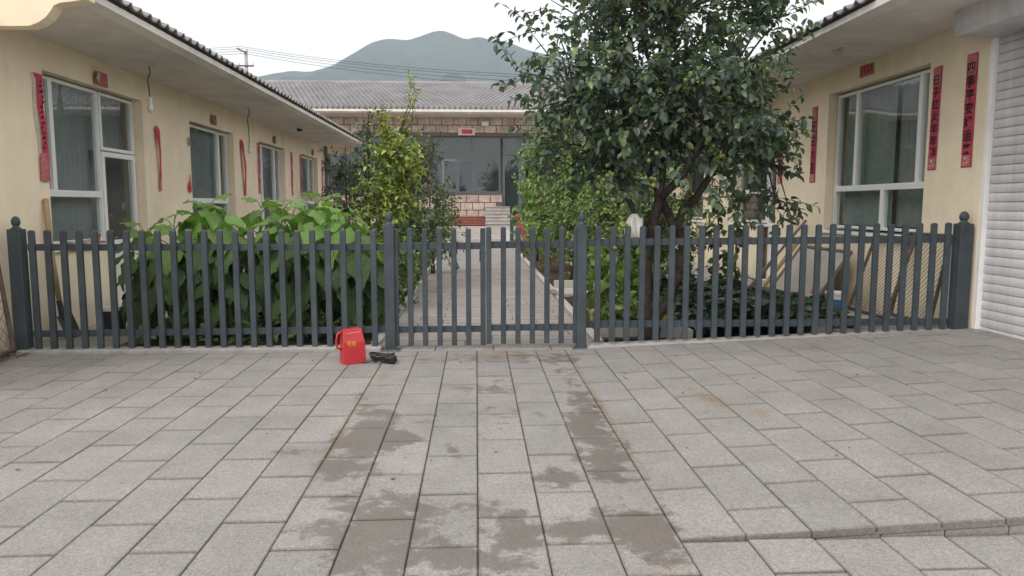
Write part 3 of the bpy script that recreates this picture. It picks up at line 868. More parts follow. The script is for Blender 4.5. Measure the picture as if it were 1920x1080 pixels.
# windows in dark frames
wr = window(hB, WY, 1, [(-1.83, -0.78, 2.0, 4.36), (-0.78, -0.12, 3.35, 4.36), (-0.78, -0.12, 2.0, 3.35), (-0.12, 1.04, 2.0, 4.36)], bw=0.07, fm='grey_frame', gm='glass_far', axis='Y', rec=0.06)
MB().box(-0.72, -0.18, WY + 0.45, WY + 0.5, 2.0, 3.2).box(-0.52, -0.48, WY + 0.43, WY + 0.45, 2.0, 3.15).build('inner_door', M_['grey_frame'], wr)
MB().box(-1.45, -1.38, WY + 0.4, WY + 0.46, 2.05, 3.45).box(-0.86, -0.79, WY + 0.4, WY + 0.46, 2.05, 3.45).box(-1.38, -0.86, WY + 0.4, WY + 0.46, 3.38, 3.45).build('inner_frame', M_['white_frame'], wr)
dr = window(hB, WY, 1, [(1.14, 1.9, 3.62, 4.36), (1.14, 1.9, 0.64, 3.6, 0.09), (1.9, 2.68, 0.64, 4.36)], 'door', bw=0.06, fm='grey_frame', gm='glass_far', axis='Y', rec=0.08)
window(hB, WY, 1, [(-6.18, -4.9, 2.0, 4.36), (-4.9, -3.7, 2.0, 4.36), (-3.7, -2.42, 2.0, 4.36)], bw=0.07, fm='grey_frame', gm='glass_far', axis='Y', rec=0.06)
window(hB, WY, 1, [(3.62, 5.0, 2.0, 4.36), (5.0, 6.38, 2.0, 4.36)], bw=0.07, fm='grey_frame', gm='glass_far', axis='Y', rec=0.06)
# eave and roof
MB().prism([(WY, 5.16), (WY - 0.85, 5.22), (WY - 0.9, 5.27), (WY - 0.9, 5.36), (WY, 5.5)], -11.6, 9.6, 'X').build('eave', M_['soffit'], hB)
ry, rz, ez = WY + 4.4, 7.18, 5.37
roofB = MB().quad((-11.6, WY - 0.92, ez), (9.6, WY - 0.92, ez), (9.6, ry, rz), (-11.6, ry, rz)).build('roof', M_['mortar'], hB)
sl = math.atan2(rz - ez, ry - WY + 0.92)
tb = MB(); dk = MB()
cw, rl = 0.215, 0.33
nr = int((ry - WY + 0.92) / math.cos(sl) / rl) + 1
for r in range(nr):
    for k in range(int(21.2 / cw)):
        x = -11.6 + (k + 0.5 + 0.5 * (r % 2)) * cw
        d = r * rl
        yy = WY - 0.96 + d * math.cos(sl); z = ez + 0.03 + d * math.sin(sl)
        nn = 4
        prof = [((i / nn - 0.5) * cw * 0.74, 0.085 * math.sin(i / nn * math.pi)) for i in range(nn + 1)]
        l2 = rl * 1.12
        jz = rng.uniform(-0.006, 0.01)
        P = [(x + a, yy, z + 0.035 + b + jz) for a, b in prof] + [(x + a, yy + l2 * math.cos(sl), z + l2 * math.sin(sl) + b - 0.0 + jz) for a, b in prof] + [(x + a, yy, z - 0.05) for a, b in prof]
        tb.add(P, [(i, i + 1, nn + 2 + i, nn + 1 + i) for i in range(nn)] + [(2 * nn + 2 + i, 2 * nn + 3 + i, i + 1, i) for i in range(nn)])
tag(tb.build('weathered_tiles', M_['tile_far'], roofB), kind='stuff')
MB().tube([(-11.6, ry, rz + 0.05), (9.6, ry, rz + 0.05)], 0.11, 8).build('ridge', M_['tile_far'], roofB)
MB().box(-11.6, 9.6, WY - 0.98, WY - 0.90, 5.27, 5.37).build('gutter', M_['soffit'], roofB, bevel=0.01)
# plinth bands, sign, lamp box
for i in range(4):
    MB().box(-1.15, 0.36, WY - 0.14 + 0.02 * i, WY - 0.03, 0.64 + i * 0.105, 0.64 + i * 0.105 + 0.07).build('plinth_course', M_['redpaint'], hB, bevel=0.006)
sg = thing('door_sign', (-0.35, WY - 0.06, 4.45), 'pale framed sign with red lettering over the rear window', 'sign')
MB().box(-0.75, -0.04, WY - 0.075, WY - 0.035, 4.42, 4.72).build('sign_board', M_['palepaper'], sg, bevel=0.005)
MB().box(-0.60, -0.15, WY - 0.082, WY - 0.076, 4.48, 4.66).build('sign_panel', M_['redpaper'], sg)
lb = thing('wall_light', (0.38, WY - 0.05, 4.85), 'small pale box light on the stone wall above the sign', 'light')
MB().box(0.24, 0.54, WY - 0.16, WY - 0.035, 4.80, 4.99).build('housing', M_['palepaper'], lb, bevel=0.01)
MB().box(0.27, 0.51, WY - 0.168, WY - 0.161, 4.825, 4.965).build('lens', M_['white'], lb)

# steps and landing
st = thing('entrance_steps', (0, 30.3, 0), 'wide pale granite steps and landing before the rear house', 'steps')
for i in range(4):
    MB().box(-3.2, 3.0, 30.2 + 0.3 * i, 31.2 if i < 3 else WY, 0.15 * i, 0.15 * i + 0.15).build('step', M_['stepstone'], st, bevel=0.008)
st = thing('door_stair', (0.9, 31.6, 0.6), 'narrow stack of pale stone steps beside the rear door', 'steps')
for i in range(6):
    MB().box(0.38, 1.42, 31.25 + 0.2 * i, 31.46 + 0.2 * i if i < 5 else WY - 0.05, 0.6, 0.6 + 0.138 * (i + 1) - 0.03).build('riser', M_['concrete'], st)
    MB().box(0.36, 1.44, 31.22 + 0.2 * i, 31.47 + 0.2 * i if i < 5 else WY - 0.045, 0.6 + 0.138 * (i + 1) - 0.028, 0.6 + 0.138 * (i + 1)).build('tread', M_['stepstone'], st, bevel=0.004)
rl_ = thing('iron_railing', (-1.0, 30.9, 0.6), 'short dark iron railing on the landing by the shrubs', 'railing')
for i in range(5):
    MB().tube([(-2.2 + 0.3 * i, 30.9, 0.6), (-2.2 + 0.3 * i, 30.9, 1.95)], 0.022, 6).build('baluster', M_['fence'], rl_)
for z in (1.2, 1.86):
    MB().box(-2.35, -0.85, 30.88, 30.92, z, z + 0.05).build('rail', M_['fence'], rl_)
for nm, x in (('grey post at the foot of the rear steps near the shrubs', -1.3), ('grey post at the foot of the rear steps near the red ornament', 1.4)):
    b = thing('gate_post', (x, 29.9, 0), nm, 'post', 'posts at the rear steps')
    MB().box(x - 0.07, x + 0.07, 29.83, 29.97, 0, 1.05).build('shaft', M_['fence'], b, bevel=0.01)
    MB().lathe([(0.09, 1.05), (0.09, 1.08), (0.04, 1.14)], (x, 29.9, 0), 8).build('cap', M_['fence'], b)
    MB().box(x + (0.09 if x < 0 else -0.27), x + (0.27 if x < 0 else -0.09), 29.86, 29.94, 0, 0.5).build('pale_panel', M_['white'], b)
ro = thing('red_ornament', (1.42, 23.5, 0), 'red round-headed object standing beside the path near the steps', 'ornament')
MB().lathe([(0.02, 0.0), (0.07, 0.03), (0.095, 0.08), (0.085, 0.15), (0.04, 0.19)], (1.28, 23.5, 1.02), 12).build('head', M_['redpaper'], ro, smooth=True)
MB().obox(Matrix.Translation((1.47, 23.5, 0.62)) @ Matrix.Rotation(R(-20), 4, 'Y'), 0.17, 0.08, 0.8).build('body', M_['redpaper'], ro, bevel=0.03)
MB().obox(Matrix.Translation((1.55, 23.5, 0.1)), 0.34, 0.3, 0.24).build('base', M_['black'], ro, bevel=0.03)

# ------------------------------------------------------------------ fence and gate
FY = 7.72


def picket(mb_name, x, y, z0, z1, parent, w=0.058, d=0.04):
    mb = MB()
    h = w / 2; e = d / 2
    mb.add([(x - h, y - e, z0), (x + h, y - e, z0), (x + h, y + e, z0), (x - h, y + e, z0), (x - h, y - e, z1 - 0.012), (x + h, y - e, z1 - 0.012), (x + h, y + e, z1 - 0.012), (x - h, y + e, z1 - 0.012),
            (x - h * 0.55, y - e * 0.5, z1), (x + h * 0.55, y - e * 0.5, z1), (x + h * 0.55, y + e * 0.5, z1), (x - h * 0.55, y + e * 0.5, z1)],
           [(0, 3, 2, 1), (0, 1, 5, 4), (1, 2, 6, 5), (2, 3, 7, 6), (3, 0, 4, 7), (4, 5, 9, 8), (5, 6, 10, 9), (6, 7, 11, 10), (7, 4, 8, 11), (8, 9, 10, 11)])
    return mb.build('picket', M_['fence'], parent, bevel=0.003)


def post(x, y, z0, z1, w, parent, foot=False):
    p = MB().box(x - w / 2, x + w / 2, y - w / 2, y + w / 2, z0, z1).build('post', M_['fence'], parent, bevel=0.006)
    r = w * 0.44
    MB().lathe([(r * 0.95, z1), (r * 0.8, z1 + 0.012), (r * 0.55, z1 + 0.02), (r * 0.5, z1 + 0.032), (r * 0.68, z1 + 0.045), (r * 0.76, z1 + 0.065), (r * 0.72, z1 + 0.09), (r * 0.5, z1 + 0.115), (r * 0.15, z1 + 0.128)], (x, y, 0), 12).build('finial', M_['fence'], p, smooth=True)
    if foot:
        MB().box(x - w * 0.95, x + w * 0.95, y - w * 0.9, y + w * 0.9, z0 - 0.004, z0 + 0.012).build('foot_plate', M_['steel'], p)
        for sx in (-1, 1):
            MB().lathe([(0.012, 0), (0.012, 0.02), (0.006, 0.026)], (x + sx * w * 0.75, y - w * 0.68, z0 + 0.012), 6).build('bolt', M_['rust'], p)
    return p


def rail(x0, x1, y, za, zb, h, parent):
    MB().add([(x0, y - 0.016, za), (x1, y - 0.016, zb), (x1, y + 0.016, zb), (x0, y + 0.016, za), (x0, y - 0.016, za + h), (x1, y - 0.016, zb + h), (x1, y + 0.016, zb + h), (x0, y + 0.016, za + h)],
             [(0, 3, 2, 1), (4, 5, 6, 7), (0, 1, 5, 4), (1, 2, 6, 5), (2, 3, 7, 6), (3, 0, 4, 7)]).build('rail', M_['fence'], parent, bevel=0.003)


f1 = thing('picket_fence', (-2.7, FY + 0.03, 0), 'dark grey metal picket fence before the broad-leaved plants', 'fence', 'fence panels')
post(-4.585, FY + 0.05, 0.0, 1.245, 0.125, f1)
post(-0.885, FY, 0.0, 1.285, 0.105, f1, True)
for i in range(23):
    x = -4.43 + i * (3.38 / 22)
    picket('picket', x, FY + 0.03, 0.036 if i > 0 else 0.036, 1.232 + 0.004 * i / 22 + rng.uniform(-0.004, 0.004), f1)
rail(-4.49, -0.92, FY + 0.066, 1.028, 1.022, 0.066, f1)
rail(-4.49, -0.92, FY + 0.066, 0.150, 0.170, 0.066, f1)
f2 = thing('picket_fence', (3.1, FY, 0.05), 'dark grey metal picket fence in front of the fruit tree', 'fence', 'fence panels')
post(1.082, FY, 0.0, 1.285, 0.098, f2, True)
post(5.10, FY - 0.02, 0.15, 1.29, 0.14, f2)
for i in range(25):
    x = 1.25 + i * (3.70 / 24)
    picket('picket', x, FY, 0.06 + 0.115 * i / 24, 1.268 + 0.03 * i / 24 + rng.uniform(-0.004, 0.004), f2)
rail(1.12, 5.04, FY + 0.036, 1.062, 1.09, 0.072, f2)
rail(1.12, 5.04, FY + 0.036, 0.208, 0.21, 0.072, f2)
for (a, b, z, lab) in ((-0.825, 0.065, 0.0, 'dark grey gate leaf hinged beside the red carton'), (0.125, 1.025, 0.012, 'dark grey gate leaf hinged on the post nearer the fruit tree')):
    g = thing('gate_leaf', ((a + b) / 2, FY, 0.04), lab, 'gate', 'gate leaves')
    for i in range(7):
        picket('picket', a + (b - a) * i / 6, FY, 0.042 + z, 1.25 + z + rng.uniform(-0.003, 0.003), g, 0.054)
    rail(a, b, FY + 0.036, 1.03 + z, 1.032 + z, 0.07, g)
    rail(a, b, FY + 0.036, 0.172 + z, 0.174 + z, 0.066, g)
    hx = a if a < 0 else b
    for zz in (0.3, 0.98):
        MB().tube([(hx + (-0.012 if a < 0 else 0.012), FY + 0.03, zz), (hx + (-0.012 if a < 0 else 0.012), FY + 0.03, zz + 0.09)], 0.012, 8).build('hinge', M_['steel'], g)
lt = thing('gate_latch', (0.09, FY + 0.05, 0.97), 'small black latch between the two gate leaves', 'latch')
MB().box(0.03, 0.075, FY + 0.053, FY + 0.075, 0.90, 1.02).build('latch_body', M_['black'], lt, bevel=0.004)
MB().tube([(0.05, FY + 0.08, 0.99), (0.14, FY + 0.08, 0.99)], 0.008, 6).build('bolt_rod', M_['black'], lt)

# ------------------------------------------------------------------ paper strips with writing
DG = None


def text_mesh(body, size, mat, name='lettering', vertical=False, gap=1.08):
    cu = bpy.data.curves.new(name, 'FONT')
    cu.body = body
    cu.size = size
    cu.align_x = 'CENTER'; cu.align_y = 'CENTER'
    cu.resolution_u = 2
    if vertical:
        cu.body = '\n'.join(body)
        cu.space_line = gap
        cu.align_y = 'CENTER'
    cu.offset = size * (0.02 if vertical else 0.008)
    ob = bpy.data.objects.new('tmp_text', cu); COL.objects.link(ob)
    dg = bpy.context.evaluated_depsgraph_get()
    me = bpy.data.meshes.new_from_object(ob.evaluated_get(dg))
    bpy.data.objects.remove(ob); bpy.data.curves.remove(cu)
    me.name = name
    me.materials.clear(); me.materials.append(mat)
    return me


def fit(me, w, h):
    c = np.array([v.co[:] for v in me.vertices])
    if len(c) == 0: return
    lo, hi = c.min(0), c.max(0)
    for v in me.vertices:
        v.co.x = ((v.co.x - lo[0]) / (hi[0] - lo[0]) - 0.5) * w
        v.co.y = ((v.co.y - lo[1]) / (hi[1] - lo[1]) - 0.5) * h
        v.co.z = 0


def strip(face, s, y, z0, z1, w, label, text=None, top=0.22, bot=0.13, mat='redpaper', group='red couplet strips', tilt=0.0):
    """flat pasted couplet on the plane X=face, facing -s"""
    t = thing('couplet_strip', (face - s * 0.003, y, z0), label, 'banner', group)
    xf = face - s * 0.004
    n = 14
    mb = MB(); vs_ = []
    for i in range(n + 1):
        f = i / n; z = z0 + (z1 - z0) * f
        for sgn in (-1, 1):
            vs_.append((xf - s * (0.003 * noise.noise((y * 3, z * 9, sgn)) + 0.002), y + sgn * (w / 2 + 0.006 * noise.noise((z * 8, y, sgn * 3))) + tilt * (f - 0.5), z))
    mb.add(vs_, [(2 * i, 2 * i + 1, 2 * i + 3, 2 * i + 2) for i in range(n)])
    mb.build('paper', M_[mat], t)
    xo = xf - s * 0.008
    h = z1 - z0
    def patch(a, b, ww, m, nm):
        q = MB().quad((xo, y - ww / 2, a), (xo, y + ww / 2, a), (xo, y + ww / 2, b), (xo, y - ww / 2, b)); q.build(nm, M_[m], t)
    if top: patch(z1 - top, z1 - 0.01, w * 0.86, 'pinkprint', 'printed_top')
    if bot: patch(z0 + 0.01, z0 + bot, w * 0.86, 'pinkprint', 'printed_foot')
    if text:
        me = text_mesh(text, 0.16, M_['ink'], vertical=True)
        fit(me, w * 0.78, h - bot - top * 0.45)
        zc = (z0 + bot + 0.01 + z1 - top * 0.45) / 2
        # text X -> world -Y*s..., text Y -> world Z
        sx = s
        m = Matrix(((0, 0, -s, xo - s * 0.004), (-sx, 0, 0, y), (0, 1, 0, zc), (0, 0, 0, 1)))
        inst('lettering', me, t, m)
        for i in range(3):
            patch(z0 + 0.03 + i * 0.03, z0 + 0.045 + i * 0.03, w * (0.25 + 0.1 * i), 'palepaper', 'white_print') if False else None
        b = MB(); 
        for (dy, dz, r) in ((0.01, bot * 0.75, 0.018), (-0.02, bot * 0.4, 0.012), (0.025, bot * 0.35, 0.012)):
            b.add([(xo - s * 0.003, y + dy + r * math.cos(a * math.pi / 4), z0 + dz + r * math.sin(a * math.pi / 4)) for a in range(8)], [tuple(range(8))])
        b.build('white_print', M_['palepaper'], t)
    return t


def ribbon(face, s, pts, label, mats=('redpaper',), group='red couplet strips', tail=None):
    """peeling strip: pts = (y, z, width, stand-off)"""
    t = thing('couplet_strip', (face - s * 0.003, pts[-1][0], pts[-1][1]), label, 'banner', group)
    mb = MB(); vs_ = []
    for i, (y, z, w, off) in enumerate(pts):
        w = w * (1 + 0.35 * noise.noise((z * 13, y, 7.7))); curl = 0.35 * w * noise.noise((z * 5, y, 2.2))
        vs_ += [(face - s * (off + 0.004), y - w / 2, z), (face - s * (off + 0.012 + abs(curl)), y, z - 0.004), (face - s * (off + 0.004), y + w / 2, z)]
    n = len(pts)
    fs = []
    for i in range(n - 1):
        fs += [(3 * i, 3 * i + 1, 3 * i + 4, 3 * i + 3), (3 * i + 1, 3 * i + 2, 3 * i + 5, 3 * i + 4)]
    k_ = len(fs) - 4 if len(fs) > 12 else len(fs)
    mb.add(vs_, fs[:k_]); mb.cur = 1
    for f_ in fs[k_:]: mb.f.append(f_); mb.m.append(1)
    mb.build('paper', [M_[mats[0]], M_['pinkprint']], t)
    if len(pts) > 9:
        pb = MB(); v2 = []
        for i, (y, z, w, off) in enumerate(pts[:8]):
            v2 += [(face - s * 0.006, y - w / 2 - 0.045 + 0.01 * noise.noise((z * 9, 1, 1)), z - 0.01), (face - s * (off * 0.6 + 0.006), y - w / 2 + 0.02, z)]
        pb.add(v2, [(2 * i, 2 * i + 1, 2 * i + 3, 2 * i + 2) for i in range(7)]); pb.build('pale_backing', M_['palepaper'], t)
        ib = MB()
        for k in range(14):
            z = 2.82 - 0.055 * k; y = 8.578 + 0.05 * noise.noise((k * 1.7, 0.4, 0)); w_ = 0.014 + 0.035 * abs(noise.noise((k * 2.3, 4, 0))); x = face - s * 0.055
            ib.add([(x, y - w_, z), (x, y + w_ * 0.7, z + 0.012), (x, y + w_, z - 0.008), (x, y - w_ * 0.5, z - 0.022)], [(0, 1, 2, 3)])
        ib.build('ink_marks', M_['ink'], t)
    if tail:
        y, z0, z1, w = tail
        x = face - s * 0.02
        MB().quad((x, y - w / 2, z0), (x, y + w / 2, z0), (x, y + w / 2, z1), (x, y - w / 2, z1)).build('printed_foot', M_['pinkprint'], t)
        me = text_mesh('福', 0.16, M_['ink']); fit(me, w * 0.6, (z1 - z0) * 0.35)
        inst('lettering', me, t, Matrix(((0, 0, -s, x - s * 0.004), (-s, 0, 0, y), (0, 1, 0, z1 - (z1 - z0) * 0.22), (0, 0, 0, 1))))
    return t


strip(RX, 1, 7.87, 1.88, 3.06, 0.18, 'red couplet with black characters next to the roller shutter', '四季平安好运来')
strip(RX, 1, 8.47, 1.88, 3.03, 0.16, 'red couplet with black characters between large window and shutter couplet', '日子红火年年發', tilt=-0.02)
strip(RX, 1, 11.56, 1.83, 2.98, 0.19, 'red couplet on the far side of the large window', '旺主大吉', top=0.5)
strip(RX, 1, 12.82, 1.85, 2.98, 0.2, 'red couplet beside the white door, partly behind fruit tree leaves', '大吉', top=0.75)
bn = thing('lintel_banner', (RX - 0.004, 10.05, 3.2), 'small faded red banner above the large window opposite the plants', 'banner', 'lintel banners')
MB().quad((RX - 0.005, 9.86, 3.19), (RX - 0.005, 10.24, 3.19), (RX - 0.005, 10.24, 3.35), (RX - 0.005, 9.88, 3.34)).build('paper', M_['pinkprint'], bn)
q = MB()
for i in range(4):
    q.box(RX - 0.009, RX - 0.006, 9.92 + i * 0.08, 9.96 + i * 0.08, 3.22, 3.32)
q.build('print', M_['redpaper'], bn)

PEEL = [(8.60, 2.90, 0.17, 0.01), (8.62, 2.84, 0.12, 0.015), (8.61, 2.7, 0.13, 0.02), (8.60, 2.55, 0.12, 0.02), (8.61, 2.4, 0.11, 0.03), (8.63, 2.25, 0.10, 0.03), (8.64, 2.12, 0.10, 0.02), (8.65, 2.05, 0.12, 0.02), (8.63, 2.03, 0.19, 0.02), (8.62, 1.75, 0.19, 0.01)]
ribbon(LX, -1, PEEL, 'crumpled red couplet peeling beside the nearest left-hand window', tail=(8.625, 1.75, 2.0, 0.18))
ribbon(LX, -1, [(11.60, 2.66, 0.015, 0.02), (11.62, 2.6, 0.13, 0.03), (11.62, 2.45, 0.11, 0.04), (11.64, 2.3, 0.06, 0.04), (11.66, 2.1, 0.06, 0.03), (11.67, 1.9, 0.08, 0.02), (11.67, 1.8, 0.10, 0.01), (11.67, 1.70, 0.12, 0.01)], 'twisted red paper strip right of the white-panelled door')
ribbon(LX, -1, [(12.84, 1.98, 0.02, 0.02), (12.85, 1.88, 0.05, 0.02), (12.84, 1.80, 0.14, 0.01), (12.85, 1.70, 0.15, 0.01)], 'short torn red scrap near the second window', group='torn paper scraps')
ribbon(LX, -1, [(12.86, 2.60, 0.05, 0.02), (12.88, 2.52, 0.08, 0.03), (12.87, 2.46, 0.04, 0.02)], 'small dark paper scrap high beside the second window', mats=('fadedpaper',), group='torn paper scraps')
ribbon(LX, -1, [(15.70, 2.80, 0.12, 0.02), (15.72, 2.7, 0.18, 0.03), (15.72, 2.5, 0.13, 0.05), (15.76, 2.3, 0.16, 0.06), (15.8, 2.1, 0.11, 0.05), (15.82, 1.9, 0.10, 0.03), (15.84, 1.68, 0.12, 0.02)], 'crumpled dark red strip below the farther bare bulb')
for y, lab in ((16.93, 'thin red strip on the near side of the third window'), (19.9, 'thin red strip on the far side of the third window'), (20.9, 'thin red strip on the near side of the fourth window'), (23.78, 'thin red strip at the far end of the cream wall')):
    ribbon(LX, -1, [(y, 2.84 - 0.1 * i, 0.13 + 0.05 * noise.noise((i * 0.8, y, 0)), 0.012) for i in range(12)], lab, mats=('redpaper',))
for y, z, w, lab in ((10.0, 3.06, 0.40, 'half-torn red and white paper above the nearest left-hand window'), (14.13, 3.01, 0.34, 'faded brown paper above the second window'), (18.28, 3.01, 0.3, 'faded brown paper above the third window'), (22.45, 3.0, 0.3, 'faded brown paper above the fourth window')):
    b = thing('lintel_banner', (LX + 0.004, y, z), lab, 'banner', 'lintel banners')
    first = y < 11
    MB().add([(LX + 0.012, y - w / 2 + 0.06, z + 0.09), (LX + 0.05, y - w / 2, z), (LX + 0.012, y - w / 2 + 0.05, z - 0.08), (LX + 0.012, y + w / 2, z - 0.08), (LX + 0.02, y + w / 2 - 0.03, z + 0.09), (LX + 0.04, y - 0.02, z + 0.09), (LX + 0.03, y, z - 0.08)],
             [(0, 1, 6, 5), (1, 2, 6), (6, 3, 4, 5)]).build('paper', M_['pinkprint' if first else 'fadedpaper'], b)
    if first:
        MB().add([(LX + 0.055, y - w / 2 + 0.01, z - 0.01), (LX + 0.056, y - w / 2 + 0.07, z - 0.06), (LX + 0.056, y - w / 2 + 0.12, z + 0.06), (LX + 0.056, y - w / 2 + 0.07, z + 0.07)], [(0, 1, 2, 3)]).build('white_back', M_['palepaper'], b)

# ------------------------------------------------------------------ lights under the eaves
def bulb(x, y, z1, z0, lab):
    t = thing('bare_bulb', (x, y, z1), lab, 'light bulb', 'bulbs hanging from the eave')
    MB().box(x - 0.05, x + 0.05, y - 0.05, y + 0.07, z1 - 0.02, z1 + 0.012).build('ceiling_plate', M_['white'], t, bevel=0.006)
    MB().tube([(x, y, z1), (x + 0.02, y, z1 - 0.1), (x - 0.02, y, z1 - 0.2), (x - 0.012, y, (z0 + z1) / 2), (x, y, z0 + 0.08)], 0.008, 6).build('cord', M_['wire'], t)
    MB().lathe([(0.018, 0.09), (0.028, 0.08), (0.03, 0.02), (0.022, 0.0)][::-1], (x, y, z0), 12).build('socket', M_['white'], t)
    MB().lathe([(0.008, -0.115), (0.03, -0.10), (0.042, -0.07), (0.038, -0.035), (0.02, 0.0)], (x, y, z0), 14).build('bulb', M_['white'], t, smooth=True)
bulb(-4.32, 10.45, 3.33, 2.82, 'bare bulb on a cord near the front end of the cream eave')
bulb(-4.32, 14.85, 3.33, 2.58, 'bare bulb on a cord above the second window of the eave')
for x, y, z, lab in ((4.55, 9.55, 3.42, 'small round light fixture under the eave facing the plants'), (-4.3, 18.95, 3.33, 'empty lamp hook under the far part of the cream eave')):
    t = thing('eave_fixture', (x, y, z), lab, 'light')
    MB().lathe([(0.06, 0.0), (0.07, -0.02), (0.05, -0.05), (0.02, -0.06)][::-1], (x, y, z), 12).build('fitting', M_['palepaper'] if x > 0 else M_['wire'], t)
    MB().box(x - 0.03, x + 0.03, y - 0.16, y - 0.06, z - 0.03, z).build('junction_box', M_['palepaper'] if x > 0 else M_['wire'], t, bevel=0.005)

# ------------------------------------------------------------------ utility pole and wires
PY = 62.0
PXZ = sight
pxx, ptop = PXZ(461, 96, PY)
po = thing('utility_pole', (pxx, PY, 0), 'concrete utility pole with steel crossarms behind the cream roof', 'pole')
MB().tube([(pxx, PY, -0.05), (pxx, PY, ptop)], [0.2, 0.13], 12).build('shaft', M_['polecon'], po, smooth=True)
MB().box(pxx - 0.6, pxx + 0.6, PY - 0.18, PY - 0.08, ptop - 1.2, ptop - 1.1).build('crossarm', M_['rust'], po)
MB().obox(Matrix.Translation((pxx - 0.3, PY - 0.15, ptop + 0.02)) @ Matrix.Rotation(R(25), 4, 'Y'), 0.75, 0.1, 0.1).build('top_bracket', M_['rust'], po)
for dx, dz in ((-0.58, 0.12), (-0.35, -0.12), (-0.55, -1.08), (0.55, -1.08), (0.15, 0.0)):
    MB().lathe([(0.03, 0), (0.07, 0.03), (0.04, 0.07), (0.07, 0.11), (0.03, 0.16)], (pxx + dx, PY - 0.12, ptop + dz), 8).build('insulator', M_['white'], po)
labs = ['uppermost power line running from the pole across the hill', 'second power line from the top at the pole', 'third power line from the top at the pole', 'lowest power line crossing in front of the hill']
for i, (dz, v0, v1) in enumerate(((0.14, 92, 138), (-0.02, 95, 143), (-0.2, 101, 151), (-0.4, 103, 160))):
    a = Vector((pxx - 14, PY + 6, PXZ(350, v0 + 3, PY + 6)[1]))
    b = Vector((pxx - 0.4 + 0.1 * i, PY - 0.12, ptop + 0.2 + dz))
    X2, Z2 = PXZ(1010, v1 + 3, 52.0)
    c = Vector((X2, 52.0, Z2))
    X3, Z3 = PXZ(1700, v1 + 40, 45.0)
    d = Vector((X3, 45.0, Z3))
    pts = []
    for p, q, sg_ in ((a, b, 0.15), (b, c, 0.35), (c, d, 0.2)):
        for k in range(10):
            t = k / 10; w_ = p.lerp(q, t); w_.z -= 4 * t * (1 - t) * sg_; pts.append(w_)
    pts.append(d)
    o = MB().tube(pts, 0.015, 5).build('power_line', M_['wire'])
    tag(o, labs[i], 'cable', 'power lines')

# ------------------------------------------------------------------ vegetation
NR = np.random.default_rng(11)


def unit(a):
    return a / np.maximum(np.linalg.norm(a, axis=-1, keepdims=True), 1e-9)


def leaf_cloud(name, P, D, N, S, wr, C, parent, fold=0.12, droop=0.18, mat='leaf'):
    n = len(P)
    D = unit(D); side = unit(np.cross(D, N)); N = unit(np.cross(side, D))
    S = S[:, None]
    V = np.empty((n, 7, 3))
    V[:, 0] = P
    V[:, 1] = P + D * S - N * S * droop
    V[:, 2] = P + D * S * 0.5 - N * S * droop * 0.15
    V[:, 3] = P + D * S * 0.25 + side * S * wr * 0.92 + N * S * fold
    V[:, 4] = P + D * S * 0.66 + side * S * wr * 0.80 + N * S * (fold - droop * 0.35)
    V[:, 5] = P + D * S * 0.25 - side * S * wr * 0.92 + N * S * fold
    V[:, 6] = P + D * S * 0.66 - side * S * wr * 0.80 + N * S * (fold - droop * 0.35)
    idx = (np.arange(n) * 7)[:, None, None] + np.array([[0, 3, 2], [3, 4, 2], [4, 1, 2], [0, 2, 5], [5, 2, 6], [6, 2, 1]])[None]
    me = bpy.data.meshes.new(name)
    me.vertices.add(n * 7); me.vertices.foreach_set('co', V.reshape(-1))
    F = idx.reshape(-1, 3)
    me.loops.add(F.size); me.loops.foreach_set('vertex_index', F.reshape(-1).astype(np.int32))
    me.polygons.add(len(F)); me.polygons.foreach_set('loop_start', np.arange(0, F.size, 3, dtype=np.int32)); 
    try: me.polygons.foreach_set('loop_total', np.full(len(F), 3, dtype=np.int32))
    except Exception: pass
    me.update(calc_edges=True); me.validate()
    at = me.color_attributes.new('col', 'FLOAT_COLOR', 'POINT')
    cc = np.ones((n, 7, 4)); cc[:, :, :3] = C[:, None, :]
    at.data.foreach_set('color', cc.reshape(-1))
    me.materials.append(M_[mat])
    return inst(name, me, parent)


def colours(n, pal, wts, jit=0.25):
    k = NR.choice(len(pal), n, p=np.array(wts) / sum(wts))
    c = np.array(pal)[k]
    return c * (1 + jit * (NR.random((n, 1)) * 2 - 1)) * (1 + 0.08 * (NR.random((n, 3)) * 2 - 1))


def clumps_in(ells, k, shell=0.55):
    out = []
    w = np.array([e[3] * e[4] * e[5] for e in ells]) ** 0.8
    ids = NR.choice(len(ells), k, p=w / w.sum())
    for i in ids:
        e = ells[i]
        u = unit(NR.normal(size=3)); r = shell + (1 - shell) * NR.random() if NR.random() < 0.72 else NR.random() ** 0.33 * shell
        out.append((np.array(e[:3]) + u * r * np.array(e[3:6]), u))
    return out


